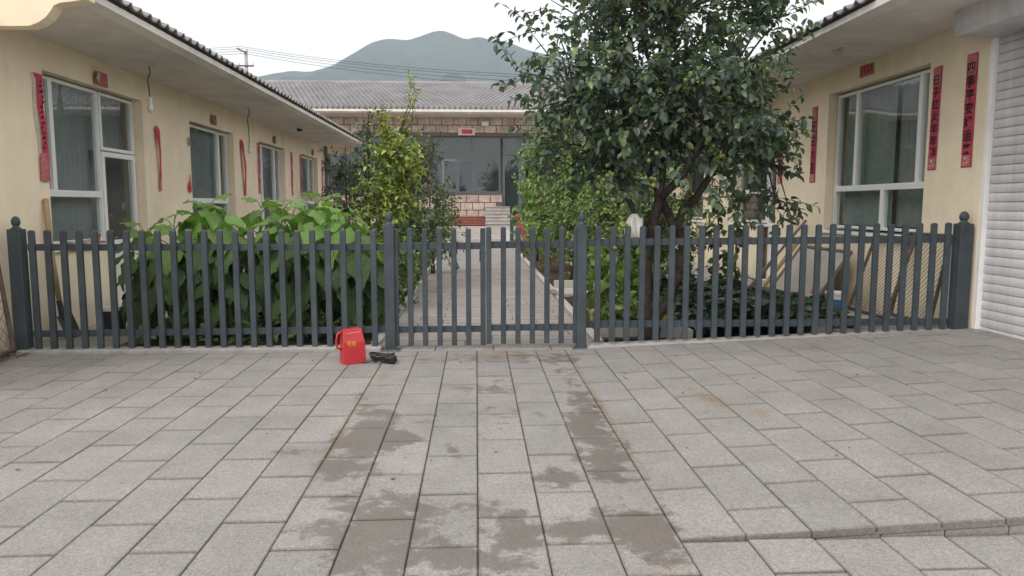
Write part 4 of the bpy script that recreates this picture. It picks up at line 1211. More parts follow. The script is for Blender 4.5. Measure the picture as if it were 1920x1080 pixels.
def crown(parent, ells, nclump, twigs, leaves, size, pal, wts, root_pts, wr=0.26, tw_len=0.32, spread=0.16, shell=0.55, up=0.15, hang=0.25, limb_r=0.016, trunk_mat='twig', name='crown', jit=0.25, clumps=None, limb_every=1):
    cl = clumps_in(ells, nclump, shell) if clumps is None else clumps
    P, D, N, S = [], [], [], []
    tw = MB(); lm = MB()
    roots = [Vector(r) for r in root_pts]
    for ci, (c, u) in enumerate(cl):
        if limb_every and ci % limb_every == 0:
            cv = Vector(c)
            r0 = min(roots, key=lambda q: (q - cv).length + 0.3 * abs(q.z - (cv.z - 0.4)))
            mid = r0.lerp(cv, 0.5) + Vector((NR.normal() * 0.05, NR.normal() * 0.05, 0.10 * (cv - r0).length))
            lm.tube([r0, r0.lerp(mid, 0.5), mid, mid.lerp(cv, 0.6), cv], [limb_r, limb_r * 0.85, limb_r * 0.65, limb_r * 0.45, limb_r * 0.25], 5, cap=False)
        for k in range(twigs):
            b = c + NR.normal(size=3) * spread
            d = unit(u * 0.7 + NR.normal(size=3) * 0.55 + np.array([0, 0, up]))
            ln = tw_len * (0.6 + 0.8 * NR.random())
            e = b + d * ln
            tw.tube([Vector(c * 0.4 + b * 0.6), Vector(b + d * ln * 0.5), Vector(e)], [0.005, 0.0035, 0.002], 3, cap=False)
            az = NR.random() * 6.28
            a1 = unit(np.cross(d, np.array([0.3, 0.5, 0.8]))); a2 = np.cross(d, a1)
            for q in range(leaves):
                t = (q + 0.6) / leaves
                az += 2.4
                pr = a1 * math.cos(az) + a2 * math.sin(az)
                P.append(b + d * ln * t)
                D.append(d * 0.55 + pr * 0.85 + np.array([0, 0, -hang]) + NR.normal(size=3) * 0.18)
                N.append(np.array([0, 0, 1.0]) + NR.normal(size=3) * 0.45 + u * 0.25)
                S.append(size * (0.65 + 0.6 * NR.random()))
    P = np.array(P); n = len(P)
    o = leaf_cloud(name, P, np.array(D), np.array(N), np.array(S), wr, colours(n, pal, wts, jit), parent)
    if lm.v: tag(lm.build('limbs', M_[trunk_mat], parent, smooth=True), kind='stuff')
    tag(tw.build('twigs', M_[trunk_mat], parent), kind='stuff')
    return cl, n


# ---- big fruit tree
tr = thing('fruit_tree', (1.87, 8.08, 0), 'large dark-leaved fruit tree with a forked trunk behind the fence', 'tree')
tb = MB()
def wob(pts, amp=0.012):
    return [Vector(p) + Vector((NR.normal(), NR.normal(), 0)) * amp for p in pts]
tb.tube(wob([(1.87, 8.08, -0.05), (1.865, 8.08, 0.1), (1.86, 8.10, 0.35), (1.85, 8.12, 0.6), (1.84, 8.14, 0.9), (1.86, 8.16, 1.15), (1.93, 8.18, 1.35), (2.0, 8.2, 1.55), (2.02, 8.24, 1.85), (2.05, 8.3, 2.3), (2.1, 8.4, 2.9), (2.12, 8.45, 3.5), (2.15, 8.5, 4.1)]),
        [0.09, 0.072, 0.062, 0.058, 0.056, 0.062, 0.058, 0.05, 0.044, 0.038, 0.03, 0.022, 0.012], 12)
tb.tube(wob([(1.95, 8.14, 0.02), (2.02, 8.22, 0.25), (2.13, 8.28, 0.45), (2.27, 8.32, 0.72), (2.30, 8.33, 1.0), (2.25, 8.34, 1.25), (2.30, 8.35, 1.42), (2.45, 8.36, 1.58), (2.58, 8.38, 1.8), (2.66, 8.4, 2.2), (2.75, 8.45, 2.8), (2.85, 8.5, 3.4)]),
        [0.065, 0.062, 0.058, 0.056, 0.054, 0.058, 0.054, 0.044, 0.038, 0.032, 0.024, 0.014], 12)
tb.tube(wob([(1.86, 8.16, 1.15), (1.72, 8.14, 1.4), (1.5, 8.2, 1.75), (1.3, 8.3, 2.1), (1.1, 8.4, 2.6), (0.95, 8.45, 3.1)]), [0.045, 0.036, 0.03, 0.024, 0.018, 0.01], 9)
tb.tube(wob([(2.23, 8.34, 1.2), (2.1, 8.4, 1.45), (1.95, 8.6, 1.9), (1.8, 8.9, 2.5), (1.7, 9.1, 3.2)]), [0.06, 0.05, 0.042, 0.03, 0.014], 9)
tb.tube(wob([(2.0, 8.2, 1.55), (2.2, 8.05, 1.8), (2.4, 7.9, 2.2), (2.5, 7.8, 2.8)]), [0.05, 0.04, 0.03, 0.014], 8)
tb.tube(wob([(2.58, 8.38, 1.8), (2.85, 8.3, 1.95), (3.1, 8.25, 2.0), (3.3, 8.2, 1.9)]), [0.04, 0.03, 0.022, 0.01], 8)
tb.build('trunk', M_['bark'], tr, smooth=True)
MB().lathe([(0.02, 0.0), (0.045, 0.005), (0.04, 0.018), (0.0, 0.022)], (0, 0, 0), 10).build('knot', M_['bark'], tr).matrix_local = wm(tr).inverted() @ Matrix.Translation((1.80, 8.055, 1.22)) @ Matrix.Rotation(R(80), 4, 'X')
PAL_T = [(0.052, 0.086, 0.070), (0.080, 0.122, 0.086), (0.115, 0.165, 0.098), (0.18, 0.24, 0.09)]
ROOTS = [(2.02, 8.24, 1.85), (2.05, 8.3, 2.3), (2.1, 8.4, 2.9), (2.12, 8.45, 3.5), (2.66, 8.4, 2.2), (2.75, 8.45, 2.8), (1.3, 8.3, 2.1), (1.1, 8.4, 2.6), (1.8, 8.9, 2.5), (1.7, 9.1, 3.2), (2.4, 7.9, 2.2), (2.5, 7.8, 2.8), (3.1, 8.25, 2.0)]
ELL = [(2.05, 8.45, 3.0, 1.15, 1.05, 1.15), (1.35, 8.4, 2.45, 0.66, 0.7, 0.62), (2.75, 8.3, 2.4, 0.66, 0.7, 0.72), (2.1, 7.95, 2.05, 0.85, 0.4, 0.4), (1.25, 8.1, 1.95, 0.45, 0.4, 0.4), (2.1, 8.6, 3.9, 1.35, 0.8, 0.55), (1.0, 8.45, 2.95, 0.5, 0.5, 0.5), (3.0, 8.4, 3.3, 0.45, 0.5, 0.6), (1.95, 8.0, 2.35, 0.7, 0.5, 0.5), (3.0, 8.3, 2.0, 0.42, 0.35, 0.36)]
crown(tr, ELL, 225, 6, 9, 0.095, PAL_T, (3, 4, 4, 0.6), ROOTS, wr=0.31, tw_len=0.30, spread=0.15, hang=0.35, limb_r=0.016, trunk_mat='bark')
# outlying sprays
outl = [((0.62, 8.5, 3.35), (-1, 0, 0.35)), ((0.45, 8.5, 2.95), (-1, 0, 0.1)), ((0.75, 8.5, 3.75), (-1, 0, 0.6)), ((0.68, 8.5, 2.55), (-0.6, 0, -0.5)), ((0.9, 8.45, 4.0), (-0.7, 0, 0.7)), ((3.45, 8.35, 3.65), (1, 0, 0.4)), ((3.35, 8.3, 3.95), (0.9, 0, 0.5)),
        ((3.3, 8.35, 3.2), (1, 0, 0.1)), ((3.35, 8.2, 2.45), (1, 0, -0.1)), ((3.25, 8.2, 2.0), (1, -0.1, 0.25)), ((3.2, 8.2, 1.72), (0.7, 0, -0.6)), ((3.42, 8.2, 1.5), (0.9, 0, 0.1)), ((3.0, 8.2, 1.72), (0.2, 0, -0.8)), ((0.85, 8.4, 2.1), (-0.8, 0, 0.1)), ((3.28, 8.2, 1.55), (0.3, 0, -0.6))]
crown(tr, None, 0, 3, 8, 0.11, PAL_T, (4, 4, 3, 0.5), ROOTS, wr=0.28, tw_len=0.36, spread=0.07, hang=0.3, limb_r=0.014, trunk_mat='bark', name='outer_sprays', clumps=[(np.array(a), unit(np.array(b, float))) for a, b in outl])
# fruit in clusters
fm = MB().lathe([(0.004, -0.022), (0.015, -0.018), (0.022, -0.007), (0.023, 0.005), (0.016, 0.017), (0.005, 0.020)], (0, 0, 0), 8).mesh('fruit', M_['fruit'], smooth=True)
def fruits(c, n, sp):
    for _ in range(n):
        p = np.array(c) + NR.normal(size=3) * np.array(sp)
        inst('fruit', fm, tr, Matrix.Translation(p) @ Matrix.Diagonal((0.9 + 0.3 * NR.random(),) * 3 + (1,)))
fruits((1.35, 7.8, 1.62), 15, (0.05, 0.03, 0.14)); fruits((1.48, 7.7, 1.25), 8, (0.06, 0.03, 0.1)); fruits((2.45, 7.72, 2.03), 13, (0.09, 0.03, 0.06))
fruits((1.75, 7.8, 3.72), 7, (0.09, 0.05, 0.06)); fruits((2.15, 7.6, 2.75), 4, (0.08, 0.04, 0.05)); fruits((2.65, 7.75, 2.5), 5, (0.05, 0.03, 0.06)); fruits((1.75, 7.6, 1.95), 5, (0.08, 0.03, 0.1))

# ---- broad-leaved tall plants (own leaves, each a part)
def broad_leaf(name, mat, seed, n=9):
    """heart shaped leaf, length 1 along +X, cupped and drooping, toothed edge"""
    r = random.Random(seed)
    mb = MB(); rows = []
    prof = [(-0.10, 0.17), (0.0, 0.33), (0.11, 0.43), (0.24, 0.44), (0.38, 0.38), (0.54, 0.29), (0.70, 0.185), (0.86, 0.085), (1.0, 0.008)]
    vs_ = []
    for i, (x, w) in enumerate(prof):
        xm = max(x, 0.0) if i else 0.04
        dz = -0.42 * max(0, x) ** 1.8
        for t in (-1, -0.55, 0, 0.55, 1):
            jag = (1 + r.uniform(-0.12, 0.12)) if abs(t) == 1 else 1
            xx = x if abs(t) > 0.1 else xm
            z = dz + 0.09 * abs(t) - 0.20 * (abs(t) * w / 0.46) ** 2 + 0.05 * r.uniform(-1, 1) * abs(t) + 0.02 * math.sin(i * 2.1 + seed) * abs(t)
            vs_.append((xx * math.cos(0.25 * max(0, x)), t * w * jag, z))
    fs = []
    for i in range(len(prof) - 1):
        for k in range(4):
            fs.append((5 * i + k, 5 * i + k + 1, 5 * i + k + 6, 5 * i + k + 5))
    mb.add(vs_, fs)
    me = mb.mesh(name, M_[mat], smooth=True)
    return me
BL = [broad_leaf('leaf', 'bigleaf', i) for i in range(4)]
YL = [broad_leaf('leaf', 'young_lit_leaf', i + 9) for i in range(3)]


def broad_plant(x, y, h, lab, nl=17, big=0.30, rot=None):
    t = thing('broad_leaved_plant', (x, y, 0.0), lab, 'plant', 'tall broad-leaved plants behind the fence')
    lean = (NR.normal() * 0.05, NR.normal() * 0.04)
    def sp(f): return Vector((x + lean[0] * f * h + 0.02 * math.sin(f * 5 + x), y + lean[1] * f * h, f * h))
    sb = MB()
    sb.tube([sp(f) for f in (-0.03, 0.15, 0.35, 0.55, 0.75, 0.92)], [0.018, 0.017, 0.015, 0.013, 0.010, 0.006], 7)
    az = NR.random() * 6.28
    leaves = []
    for i in range(nl):
        f = 0.10 + 0.86 * (i / (nl - 1)) ** 0.8
        az += 2.4 + NR.normal() * 0.2
        topf = max(0, (f - 0.55) / 0.45)
        s = big * (0.75 + 0.5 * math.sin(math.pi * min(1, f * 1.05))) * (1 - 0.08 * topf) * (0.75 + 0.5 * NR.random())
        pl_ = 0.05 + 0.06 * NR.random() + 0.18 * (1 - topf) * (0.6 + 0.4 * NR.random())
        b = sp(f)
        rise = 0.09 + 0.03 * topf
        e = b + Vector((math.cos(az) * pl_, math.sin(az) * pl_, rise * 0.8))
        if e.y < y and e.y < 8.02: e.y = 8.02 + NR.random() * 0.1
        sb.tube([b, b.lerp(e, 0.55) + Vector((0, 0, 0.03)), e], [0.006, 0.005, 0.004], 4, cap=False)
        pitch = (0.15 + 0.75 * (1 - topf) + NR.normal() * 0.18)       # droop of the blade
        if f > 0.92: pitch -= 0.6
        m = Matrix.Translation(e) @ Matrix.Rotation(az + NR.normal() * 0.25, 4, 'Z') @ Matrix.Rotation(pitch, 4, 'Y') @ Matrix.Rotation(NR.normal() * 0.3, 4, 'X') @ Matrix.Diagonal((s, s, s, 1))
        me = YL[int(NR.integers(3))] if f > 0.66 else BL[int(NR.integers(4))]
        inst('leaf', me, t, m)
    sb.build('stem', M_['stalk'], t)
    return t
PLANTS = [(-3.72, 8.75, 1.22, 'broad-leaved plant at the house end of the fence bed, front row'), (-3.42, 8.5, 1.38, 'broad-leaved plant second from the house end, front row'), (-3.05, 8.62, 1.52, 'tall broad-leaved plant in line with the second window'),
          (-2.72, 8.5, 1.42, 'broad-leaved plant in front of the third window, front row'), (-2.42, 8.66, 1.48, 'broad-leaved plant fifth from the house end, front row'), (-2.1, 8.5, 1.42, 'broad-leaved plant sixth from the house end, front row'),
          (-1.78, 8.62, 1.58, 'tallest broad-leaved plant, pale top above the red carton'), (-1.46, 8.52, 1.40, 'broad-leaved plant nearest the gate post, front row'), (-1.28, 8.85, 1.15, 'low broad-leaved plant leaning over the path kerb'),
          (-3.3, 9.15, 1.42, 'broad-leaved plant at the house end, back row'), (-2.75, 9.2, 1.5, 'broad-leaved plant second in the back row'), (-2.25, 9.2, 1.5, 'broad-leaved plant third in the back row'), (-1.72, 9.2, 1.55, 'broad-leaved plant nearest the path, back row')]
for (x, y, h, lab) in PLANTS:
    broad_plant(x, y, h, lab, nl=24 if y < 9 else 18, big=0.32)

# ---- other trees and shrubs
def shrub(name, lab, cat, base, ells, ncl, tw, lv, size, pal, wts, h, stems=3, wr=0.26, group=None, mat='twig', spread=0.12, up=0.3, tw_len=0.28, shell=0.4, hang=0.2, limb_r=0.012, sr=0.03):
    t = thing(name, base, lab, cat, group)
    sb = MB(); roots = []
    for i in range(stems):
        a = 6.28 * i / stems + NR.random()
        q = [(base[0] + math.cos(a) * 0.05 * f * stems * 0.5 * h * 0.4 + NR.normal() * 0.015, base[1] + math.sin(a) * 0.05 * f * stems * 0.5 * h * 0.4, base[2] - 0.05 + f * h) for f in (0, 0.2, 0.45, 0.7, 1.0)]
        sb.tube(q, [sr, sr * 0.9, sr * 0.7, sr * 0.5, sr * 0.2], 7)
        roots += q[1:]
    sb.build('trunk' if cat == 'tree' else 'stem', M_['bark' if cat == 'tree' else mat], t, smooth=True)
    crown(t, ells, ncl, tw, lv, size, pal, wts, roots, wr=wr, spread=spread, up=up, tw_len=tw_len, shell=shell, hang=hang, limb_r=limb_r, trunk_mat=mat)
    return t

YG = [(0.38, 0.40, 0.09), (0.22, 0.31, 0.07), (0.10, 0.16, 0.045), (0.05, 0.09, 0.03)]
DK = [(0.05, 0.085, 0.058), (0.075, 0.115, 0.066), (0.11, 0.155, 0.075)]
MG = [(0.065, 0.115, 0.045), (0.10, 0.17, 0.06), (0.15, 0.22, 0.075), (0.23, 0.29, 0.09)]
LG = [(0.16, 0.27, 0.065), (0.24, 0.34, 0.08), (0.11, 0.20, 0.05)]
LM = [(0.10, 0.17, 0.06), (0.17, 0.27, 0.08), (0.25, 0.34, 0.10), (0.34, 0.40, 0.13)]
t = shrub('young_tree', 'slender yellow-green tree left of the path with tall thin shoots', 'tree', (-1.38, 13.0, 0), [(-1.40, 13.0, 1.9, 0.34, 0.4, 0.75), (-1.3, 13.0, 2.5, 0.28, 0.3, 0.35), (-1.55, 12.9, 1.4, 0.32, 0.4, 0.5), (-1.32, 13.0, 2.1, 0.3, 0.35, 0.6)], 66, 5, 9, 0.10, YG, (4, 4, 2, 0.5), 2.5, 2, tw_len=0.25)
crown(t, None, 0, 3, 7, 0.09, YG, (5, 3, 1, 0.2), [(-1.38, 13, 2.4)], name='crown', tw_len=0.3, spread=0.04, up=1.2, clumps=[(np.array(p), np.array([0, 0, 1.0])) for p in ((-1.08, 13, 2.9), (-1.06, 13, 3.15), (-1.6, 13, 2.9), (-1.02, 13, 3.4), (-1.55, 13, 2.75))])
shrub('young_tree', 'dark green tree close behind the yellow-green one beside the path', 'tree', (-1.15, 14.6, 0), [(-1.05, 14.6, 1.7, 0.38, 0.4, 0.9), (-1.0, 14.6, 2.4, 0.3, 0.35, 0.45), (-1.1, 14.4, 0.9, 0.45, 0.4, 0.5)], 55, 5, 9, 0.085, DK + [(0.16, 0.2, 0.05)], (3, 4, 3, 0.8), 2.6, 2)
shrub('young_tree', 'thin dark tree in the middle of the garden before the rear wall', 'tree', (-2.75, 19.5, 0), [(-2.75, 19.5, 2.1, 0.6, 0.6, 0.9), (-2.6, 19.5, 3.0, 0.4, 0.4, 0.7)], 34, 5, 8, 0.10, DK, (3, 4, 2), 3.9, 2)
shrub('young_tree', 'dark bushy tree at the far corner of the cream house', 'tree', (-3.6, 21.5, 0), [(-3.75, 21.5, 1.9, 0.65, 0.6, 0.9), (-3.3, 21.5, 1.4, 0.7, 0.6, 0.7), (-3.9, 21.5, 2.6, 0.35, 0.4, 0.5)], 40, 5, 8, 0.10, DK, (4, 4, 1.5), 3.2, 3)
shrub('bush', 'light green leafy bush at the path edge before the stone parapet', 'shrub', (-0.95, 16.5, 0), [(-0.75, 16.5, 0.9, 0.35, 0.4, 0.7), (-0.65, 16.5, 1.4, 0.25, 0.25, 0.35)], 26, 4, 8, 0.11, MG, (2, 4, 3, 1), 1.5, 4)
shrub('bush', 'low green plants along the path behind the gate leaf', 'shrub', (-1.25, 11.0, 0), [(-1.3, 11.0, 0.5, 0.28, 0.9, 0.45)], 26, 4, 8, 0.11, MG, (3, 4, 2, 0.3), 0.7, 5)
shrub('bush', 'green bush along the path beyond the low plants', 'shrub', (-1.2, 12.6, 0), [(-1.25, 12.6, 0.7, 0.35, 0.8, 0.55)], 30, 4, 8, 0.10, MG, (3, 4, 2, 0.3), 1.0, 5)
shrub('bush', 'rounded green bush between the cream house and young trees', 'shrub', (-2.6, 13.6, 0), [(-2.6, 13.6, 0.7, 0.7, 0.8, 0.5)], 34, 4, 8, 0.11, MG, (4, 4, 2, 0.4), 1.1, 5)

shrub('flowering_shrub', 'tall light green shrub with coral blossoms beside the rear path', 'shrub', (1.95, 17.0, 0), [(1.75, 17.0, 1.9, 0.5, 0.6, 1.1), (1.9, 17.0, 3.0, 0.45, 0.5, 0.6), (1.6, 16.9, 0.9, 0.4, 0.5, 0.7)], 105, 6, 9, 0.10, LM, (3, 4, 3, 1.5), 3.3, 4)
shrub('young_tree', 'bright green young tree before the dark rear door', 'tree', (1.62, 20.0, 0), [(1.55, 20.0, 2.3, 0.35, 0.4, 0.8), (1.45, 20, 1.2, 0.4, 0.4, 0.7)], 40, 5, 9, 0.11, LG, (3, 3, 2), 2.9, 2)
shrub('bush', 'mid-green shrub left of the fruit tree trunk', 'shrub', (1.75, 13.9, 0), [(1.8, 13.9, 1.3, 0.5, 0.5, 0.95), (1.95, 13.9, 2.2, 0.4, 0.5, 0.6)], 60, 5, 9, 0.09, LM, (4, 4, 2, 0.9), 2.4, 4)
shrub('bush', 'dense green shrub behind the gate post nearer the fruit tree', 'shrub', (2.1, 11.8, 0), [(1.95, 11.8, 1.05, 0.45, 0.45, 0.85), (2.2, 11.8, 1.8, 0.45, 0.45, 0.6)], 60, 5, 9, 0.085, LM, (5, 4, 1.5, 0.3), 2.0, 4)
shrub('bush', 'leafy green shrub directly behind the fruit tree trunk', 'shrub', (2.55, 10.9, 0), [(2.5, 10.9, 0.9, 0.6, 0.5, 0.75), (2.7, 10.9, 1.6, 0.5, 0.4, 0.5)], 62, 5, 9, 0.085, LM, (4, 4, 2, 0.8), 1.8, 4)
shrub('bush', 'pale lit shrub between trunk and climbing vines', 'shrub', (3.0, 12.6, 0), [(3.0, 12.6, 1.0, 0.5, 0.5, 0.85)], 45, 5, 9, 0.09, LG, (3, 3, 3), 1.7, 4)
shrub('vegetable_plant', 'bright green low vegetable plants near the gate post', 'plant', (1.72, 9.7, 0), [(1.75, 9.7, 0.42, 0.3, 0.45, 0.33)], 22, 3, 6, 0.14, LG, (3, 3, 2), 0.6, 4, wr=0.36, mat='stalk')
shrub('vegetable_plant', 'small leafy seedling cluster on the bare soil', 'plant', (1.95, 8.9, 0), [(1.95, 8.9, 0.2, 0.2, 0.25, 0.15)], 8, 3, 5, 0.11, LG, (2, 3, 3), 0.25, 3, wr=0.36, mat='stalk')
fl = MB().lathe([(0.01, 0), (0.032, 0.012), (0.038, 0.03), (0.02, 0.045)], (0, 0, 0), 8).mesh('blossom', M_['flower'])
fsh = bpy.data.objects['flowering_shrub']
for p in ((1.75, 16.55, 3.35), (1.72, 16.6, 3.25), (1.85, 16.6, 3.3), (1.4, 16.5, 1.6), (1.62, 16.5, 2.2), (1.3, 16.45, 1.2)):
    inst('blossom', fl, fsh, Matrix.Translation(p))

# dark ground cover under the tree
n = 5200
gx = 2.35 + 2.0 * NR.random(n); gy = 8.05 + 2.6 * NR.random(n)
hh = 0.12 + 0.36 * np.array([max(0, 0.55 + 0.75 * noise.noise((float(a) * 1.9, float(b) * 1.9, 0))) for a, b in zip(gx, gy)])
hh *= np.clip((gx - 2.3) / 0.25, 0, 1) * np.clip((4.35 - gx) / 0.3, 0.15, 1)
gz = 0.02 + hh * (1 - 0.55 * NR.random(n) ** 2)
P = np.stack([gx, gy, gz], 1)
a = NR.random(n) * 6.28
D = np.stack([np.cos(a), np.sin(a), NR.normal(size=n) * 0.3 - 0.1], 1)
N = np.stack([NR.normal(size=n) * 0.35, NR.normal(size=n) * 0.35 - 0.15, np.ones(n)], 1)
gc = leaf_cloud('ground_cover', P, D, N, 0.08 + 0.06 * NR.random(n), 0.42, colours(n, [(0.035, 0.062, 0.046), (0.052, 0.085, 0.056), (0.075, 0.115, 0.062)], (4, 4, 1.5)), None)
tag(gc, 'dark creeping ground cover under the fruit tree', 'ground cover', kind='stuff')
# weeds in the left bed
n = 1800
gx = -3.6 + 2.3 * NR.random(n); gy = 8.05 + 4.5 * NR.random(n)
P = np.stack([gx, gy, 0.02 + 0.22 * NR.random(n) ** 1.5], 1); a = NR.random(n) * 6.28
D = np.stack([np.cos(a), np.sin(a), NR.normal(size=n) * 0.4], 1); N = np.stack([NR.normal(size=n) * 0.4, NR.normal(size=n) * 0.4, np.ones(n)], 1)
tag(leaf_cloud('undergrowth', P, D, N, 0.06 + 0.08 * NR.random(n), 0.3, colours(n, MG, (4, 3, 1, 0.2)), None), 'low green undergrowth beneath the tall broad-leaved plants', 'undergrowth', kind='stuff')

# bean poles with climbing vine
tl = thing('bean_trellis', (3.5, 10.6, 0), 'stick trellis with climbing bean vine before the white door', 'trellis')
for i, (x, y, h) in enumerate(((3.05, 10.9, 1.7), (3.45, 10.7, 1.75), (3.62, 10.4, 1.7), (2.75, 11.0, 1.6))):
    MB().tube([(x, y, -0.05), (x + 0.02, y, h)], 0.013, 6).build('stick', M_['wood_grey'], tl)
MB().tube([(1.9, 10.9, 1.58), (2.6, 10.9, 1.53), (3.75, 10.5, 1.62)], 0.014, 6).build('cross_stick', M_['wood_grey'], tl)
cl = []
for (x, y, h) in ((3.05, 10.88, 1.6), (3.45, 10.68, 1.7), (3.62, 10.38, 1.65)):
    for k in range(15):
        z = 0.15 + (h - 0.15) * k / 14
        cl.append((np.array([x + NR.normal() * 0.04, y + NR.normal() * 0.04, z]), unit(NR.normal(size=3) * np.array([1, 1, 0.3]))))
crown(tl, None, 0, 2, 4, 0.12, MG, (4, 3, 1.5, 0.6), [(3.05, 10.9, 1), (3.45, 10.7, 1), (3.62, 10.4, 1)], wr=0.36, tw_len=0.15, spread=0.05, name='vine_leaves', clumps=cl, limb_every=0, hang=0.5, trunk_mat='stalk')
for i, (x, y, lab) in enumerate(((1.5, 10.6, 'thin garden stick nearest the gate post'), (1.75, 11.0, 'thin garden stick among the shrubs behind the fence'))):
    s_ = thing('garden_stake', (x, y, 0), lab, 'stake', 'garden stakes')
    MB().tube([(x, y, -0.05), (x + 0.01, y, 1.45)], 0.011, 6).build('rod', M_['wood_grey'], s_)

# ------------------------------------------------------------------ small things
# white bag hanging in the tree
bg_ = thing('plastic_bag', (1.70, 8.0, 1.22), 'white plastic bag hanging from the fruit tree trunk', 'bag')
mb = MB(); nn = 28; prof = [(0.035, 0.17), (0.06, 0.155), (0.085, 0.12), (0.098, 0.07), (0.105, 0.01), (0.11, -0.04), (0.098, -0.075), (0.05, -0.09), (0.01, -0.095)]
vs_ = []
for r_, z in prof:
    for k in range(nn):
        t = 2 * math.pi * k / nn
        q = 0.9 + 0.55 * noise.noise((math.cos(t) * 1.6, math.sin(t) * 1.6, z * 6)) + 0.16 * math.sin(9 * t + z * 18) * max(0.15, (z + 0.1) / 0.27)
        vs_.append((1.70 + r_ * q * math.cos(t), 8.0 + r_ * 0.6 * q * math.sin(t), 1.22 + z + 0.012 * noise.noise((t, z * 20, 0))))
mb.add(vs_, [(i * nn + k, i * nn + (k + 1) % nn, (i + 1) * nn + (k + 1) % nn, (i + 1) * nn + k) for i in range(len(prof) - 1) for k in range(nn)] + [tuple(range((len(prof) - 1) * nn, len(prof) * nn))])
mb.build('bag_body', M_['bag'], bg_)
MB().tube([(1.70, 8.0, 1.45), (1.74, 8.03, 1.5), (1.82, 8.08, 1.47)], 0.01, 6).build('tie', M_['bag'], bg_)

# red carton and the black cable bundle
rc = thing('gift_carton', (-1.17, 7.08, 0.0), 'glossy red carton with a side handle standing before the fence', 'carton', rot=(0, 0, R(28)))
W, D_, H = 0.215, 0.135, 0.33
mb = MB()
mb.add([(-W / 2, -D_ / 2, 0), (W / 2, -D_ / 2, 0), (W / 2, D_ / 2, 0), (-W / 2, D_ / 2, 0), (-W / 2 - 0.004, -D_ / 2 + 0.008, H * 0.62), (W / 2 - 0.008, -D_ / 2 + 0.006, H * 0.62), (W / 2 - 0.012, D_ / 2 - 0.006, H * 0.62), (-W / 2, D_ / 2 - 0.006, H * 0.62),
        (-W / 2 + 0.004, -D_ / 2 + 0.035, H * 0.97), (W / 2 - 0.03, -D_ / 2 + 0.04, H), (W / 2 - 0.045, D_ / 2 - 0.03, H * 1.01), (-W / 2 + 0.01, D_ / 2 - 0.03, H * 0.98)],
       [(0, 3, 2, 1), (0, 1, 5, 4), (1, 2, 6, 5), (2, 3, 7, 6), (3, 0, 4, 7), (4, 5, 9, 8), (5, 6, 10, 9), (6, 7, 11, 10), (7, 4, 8, 11), (8, 9, 10, 11)])
mb.build('carton', M_['redbox'], rc, local=True, bevel=0.004)
MB().tube([(-W / 2 + 0.0, 0, H * 0.93), (-W / 2 - 0.04, 0, H * 0.86), (-W / 2 - 0.052, 0, H * 0.65), (-W / 2 - 0.04, 0, H * 0.46), (-W / 2 + 0.002, 0, H * 0.42)], 0.011, 8).build('handle', M_['redbox'], rc, local=True, smooth=True)
MB().quad((-0.08, -D_ / 2 + 0.026, H * 0.88), (0.06, -D_ / 2 + 0.026, H * 0.90), (0.06, -D_ / 2 + 0.03, H * 0.905), (-0.08, -D_ / 2 + 0.03, H * 0.885)).build('crease', M_['palepaper'], rc, local=True)
me = text_mesh('旺旺', 0.05, M_['yellow']); fit(me, 0.085, 0.042)
inst('yellow_lettering', me, rc, Matrix.Translation((-0.03, -D_ / 2 + 0.0045, H * 0.60)) @ Matrix.Rotation(R(90), 4, 'X') @ Matrix.Rotation(R(-6), 4, 'Z'), local=True)
me = text_mesh('大礼包', 0.03, M_['white'], vertical=True); fit(me, 0.022, 0.12)
inst('white_lettering', me, rc, Matrix(((0, 0, 1, W / 2 + 0.0015), (1, 0, 0, -0.01), (0, 1, 0, H * 0.42), (0, 0, 0, 1))), local=True)

bc = thing('cable_bundle', (-0.86, 7.08, 0.0), 'black cable bundle with a plug lying by the gate post', 'cable')
mb = MB()
for k in range(5):
    pts = []
    for i in range(17):
        t = 2 * math.pi * i / 16
        pts.append((-0.9 + (0.075 + 0.01 * k) * math.cos(t + k), 7.1 + (0.05 + 0.006 * k) * math.sin(t + k), 0.018 + 0.014 * k + 0.012 * math.sin(2 * t + k)))
    mb.tube(pts, 0.010, 6)
mb.build('coil', M_['black'], bc, smooth=True)
MB().obox(Matrix.Translation((-0.815, 7.03, 0.04)) @ Matrix.Rotation(R(-30), 4, 'Z') @ Matrix.Rotation(R(20), 4, 'X'), 0.11, 0.075, 0.07).build('plug', M_['black'], bc, bevel=0.014, seg=2)
MB().tube([(-1.1, 7.06, 0.012), (-1.03, 7.03, 0.012), (-0.98, 7.05, 0.03), (-0.92, 7.08, 0.07)], 0.006, 6).build('cord', M_['black'], bc)

# shovel and plank, bucket at the left wall
sv = thing('shovel', (-4.45, 8.62, 0.02), 'wooden-handled shovel leaning on the wall below the nearest window', 'shovel')
MB().tube([(-4.715, 8.56, 1.55), (-4.66, 8.50, 0.95), (-4.585, 8.46, 0.42)], [0.03, 0.032, 0.027], 8).build('handle', M_['wood'], sv, smooth=True)
MB().tube([(-4.59, 8.462, 0.44), (-4.555, 8.45, 0.24)], [0.03, 0.033], 8).build('socket', M_['bucketgrey'], sv)
mb = MB(); vs_ = []
for i in range(5):
    f = i / 4
    for t in (-1, -0.5, 0, 0.5, 1):
        w_ = (0.115 if f < 0.7 else 0.115 * (1 - (f - 0.7) * 1.6))
        c = Vector((-4.56 + 0.10 * f, 8.45 + 0.0 * f, 0.27 - 0.25 * f))
        vs_.append(c + Vector((0.25, 0.95, 0)) * t * w_ + Vector((0.8, -0.2, 0.3)) * 0.035 * abs(t))
mb.add(vs_, [(5 * i + k, 5 * i + k + 1, 5 * i + k + 6, 5 * i + k + 5) for i in range(4) for k in range(4)])
mb.build('blade', M_['bucketgrey'], sv, smooth=True)

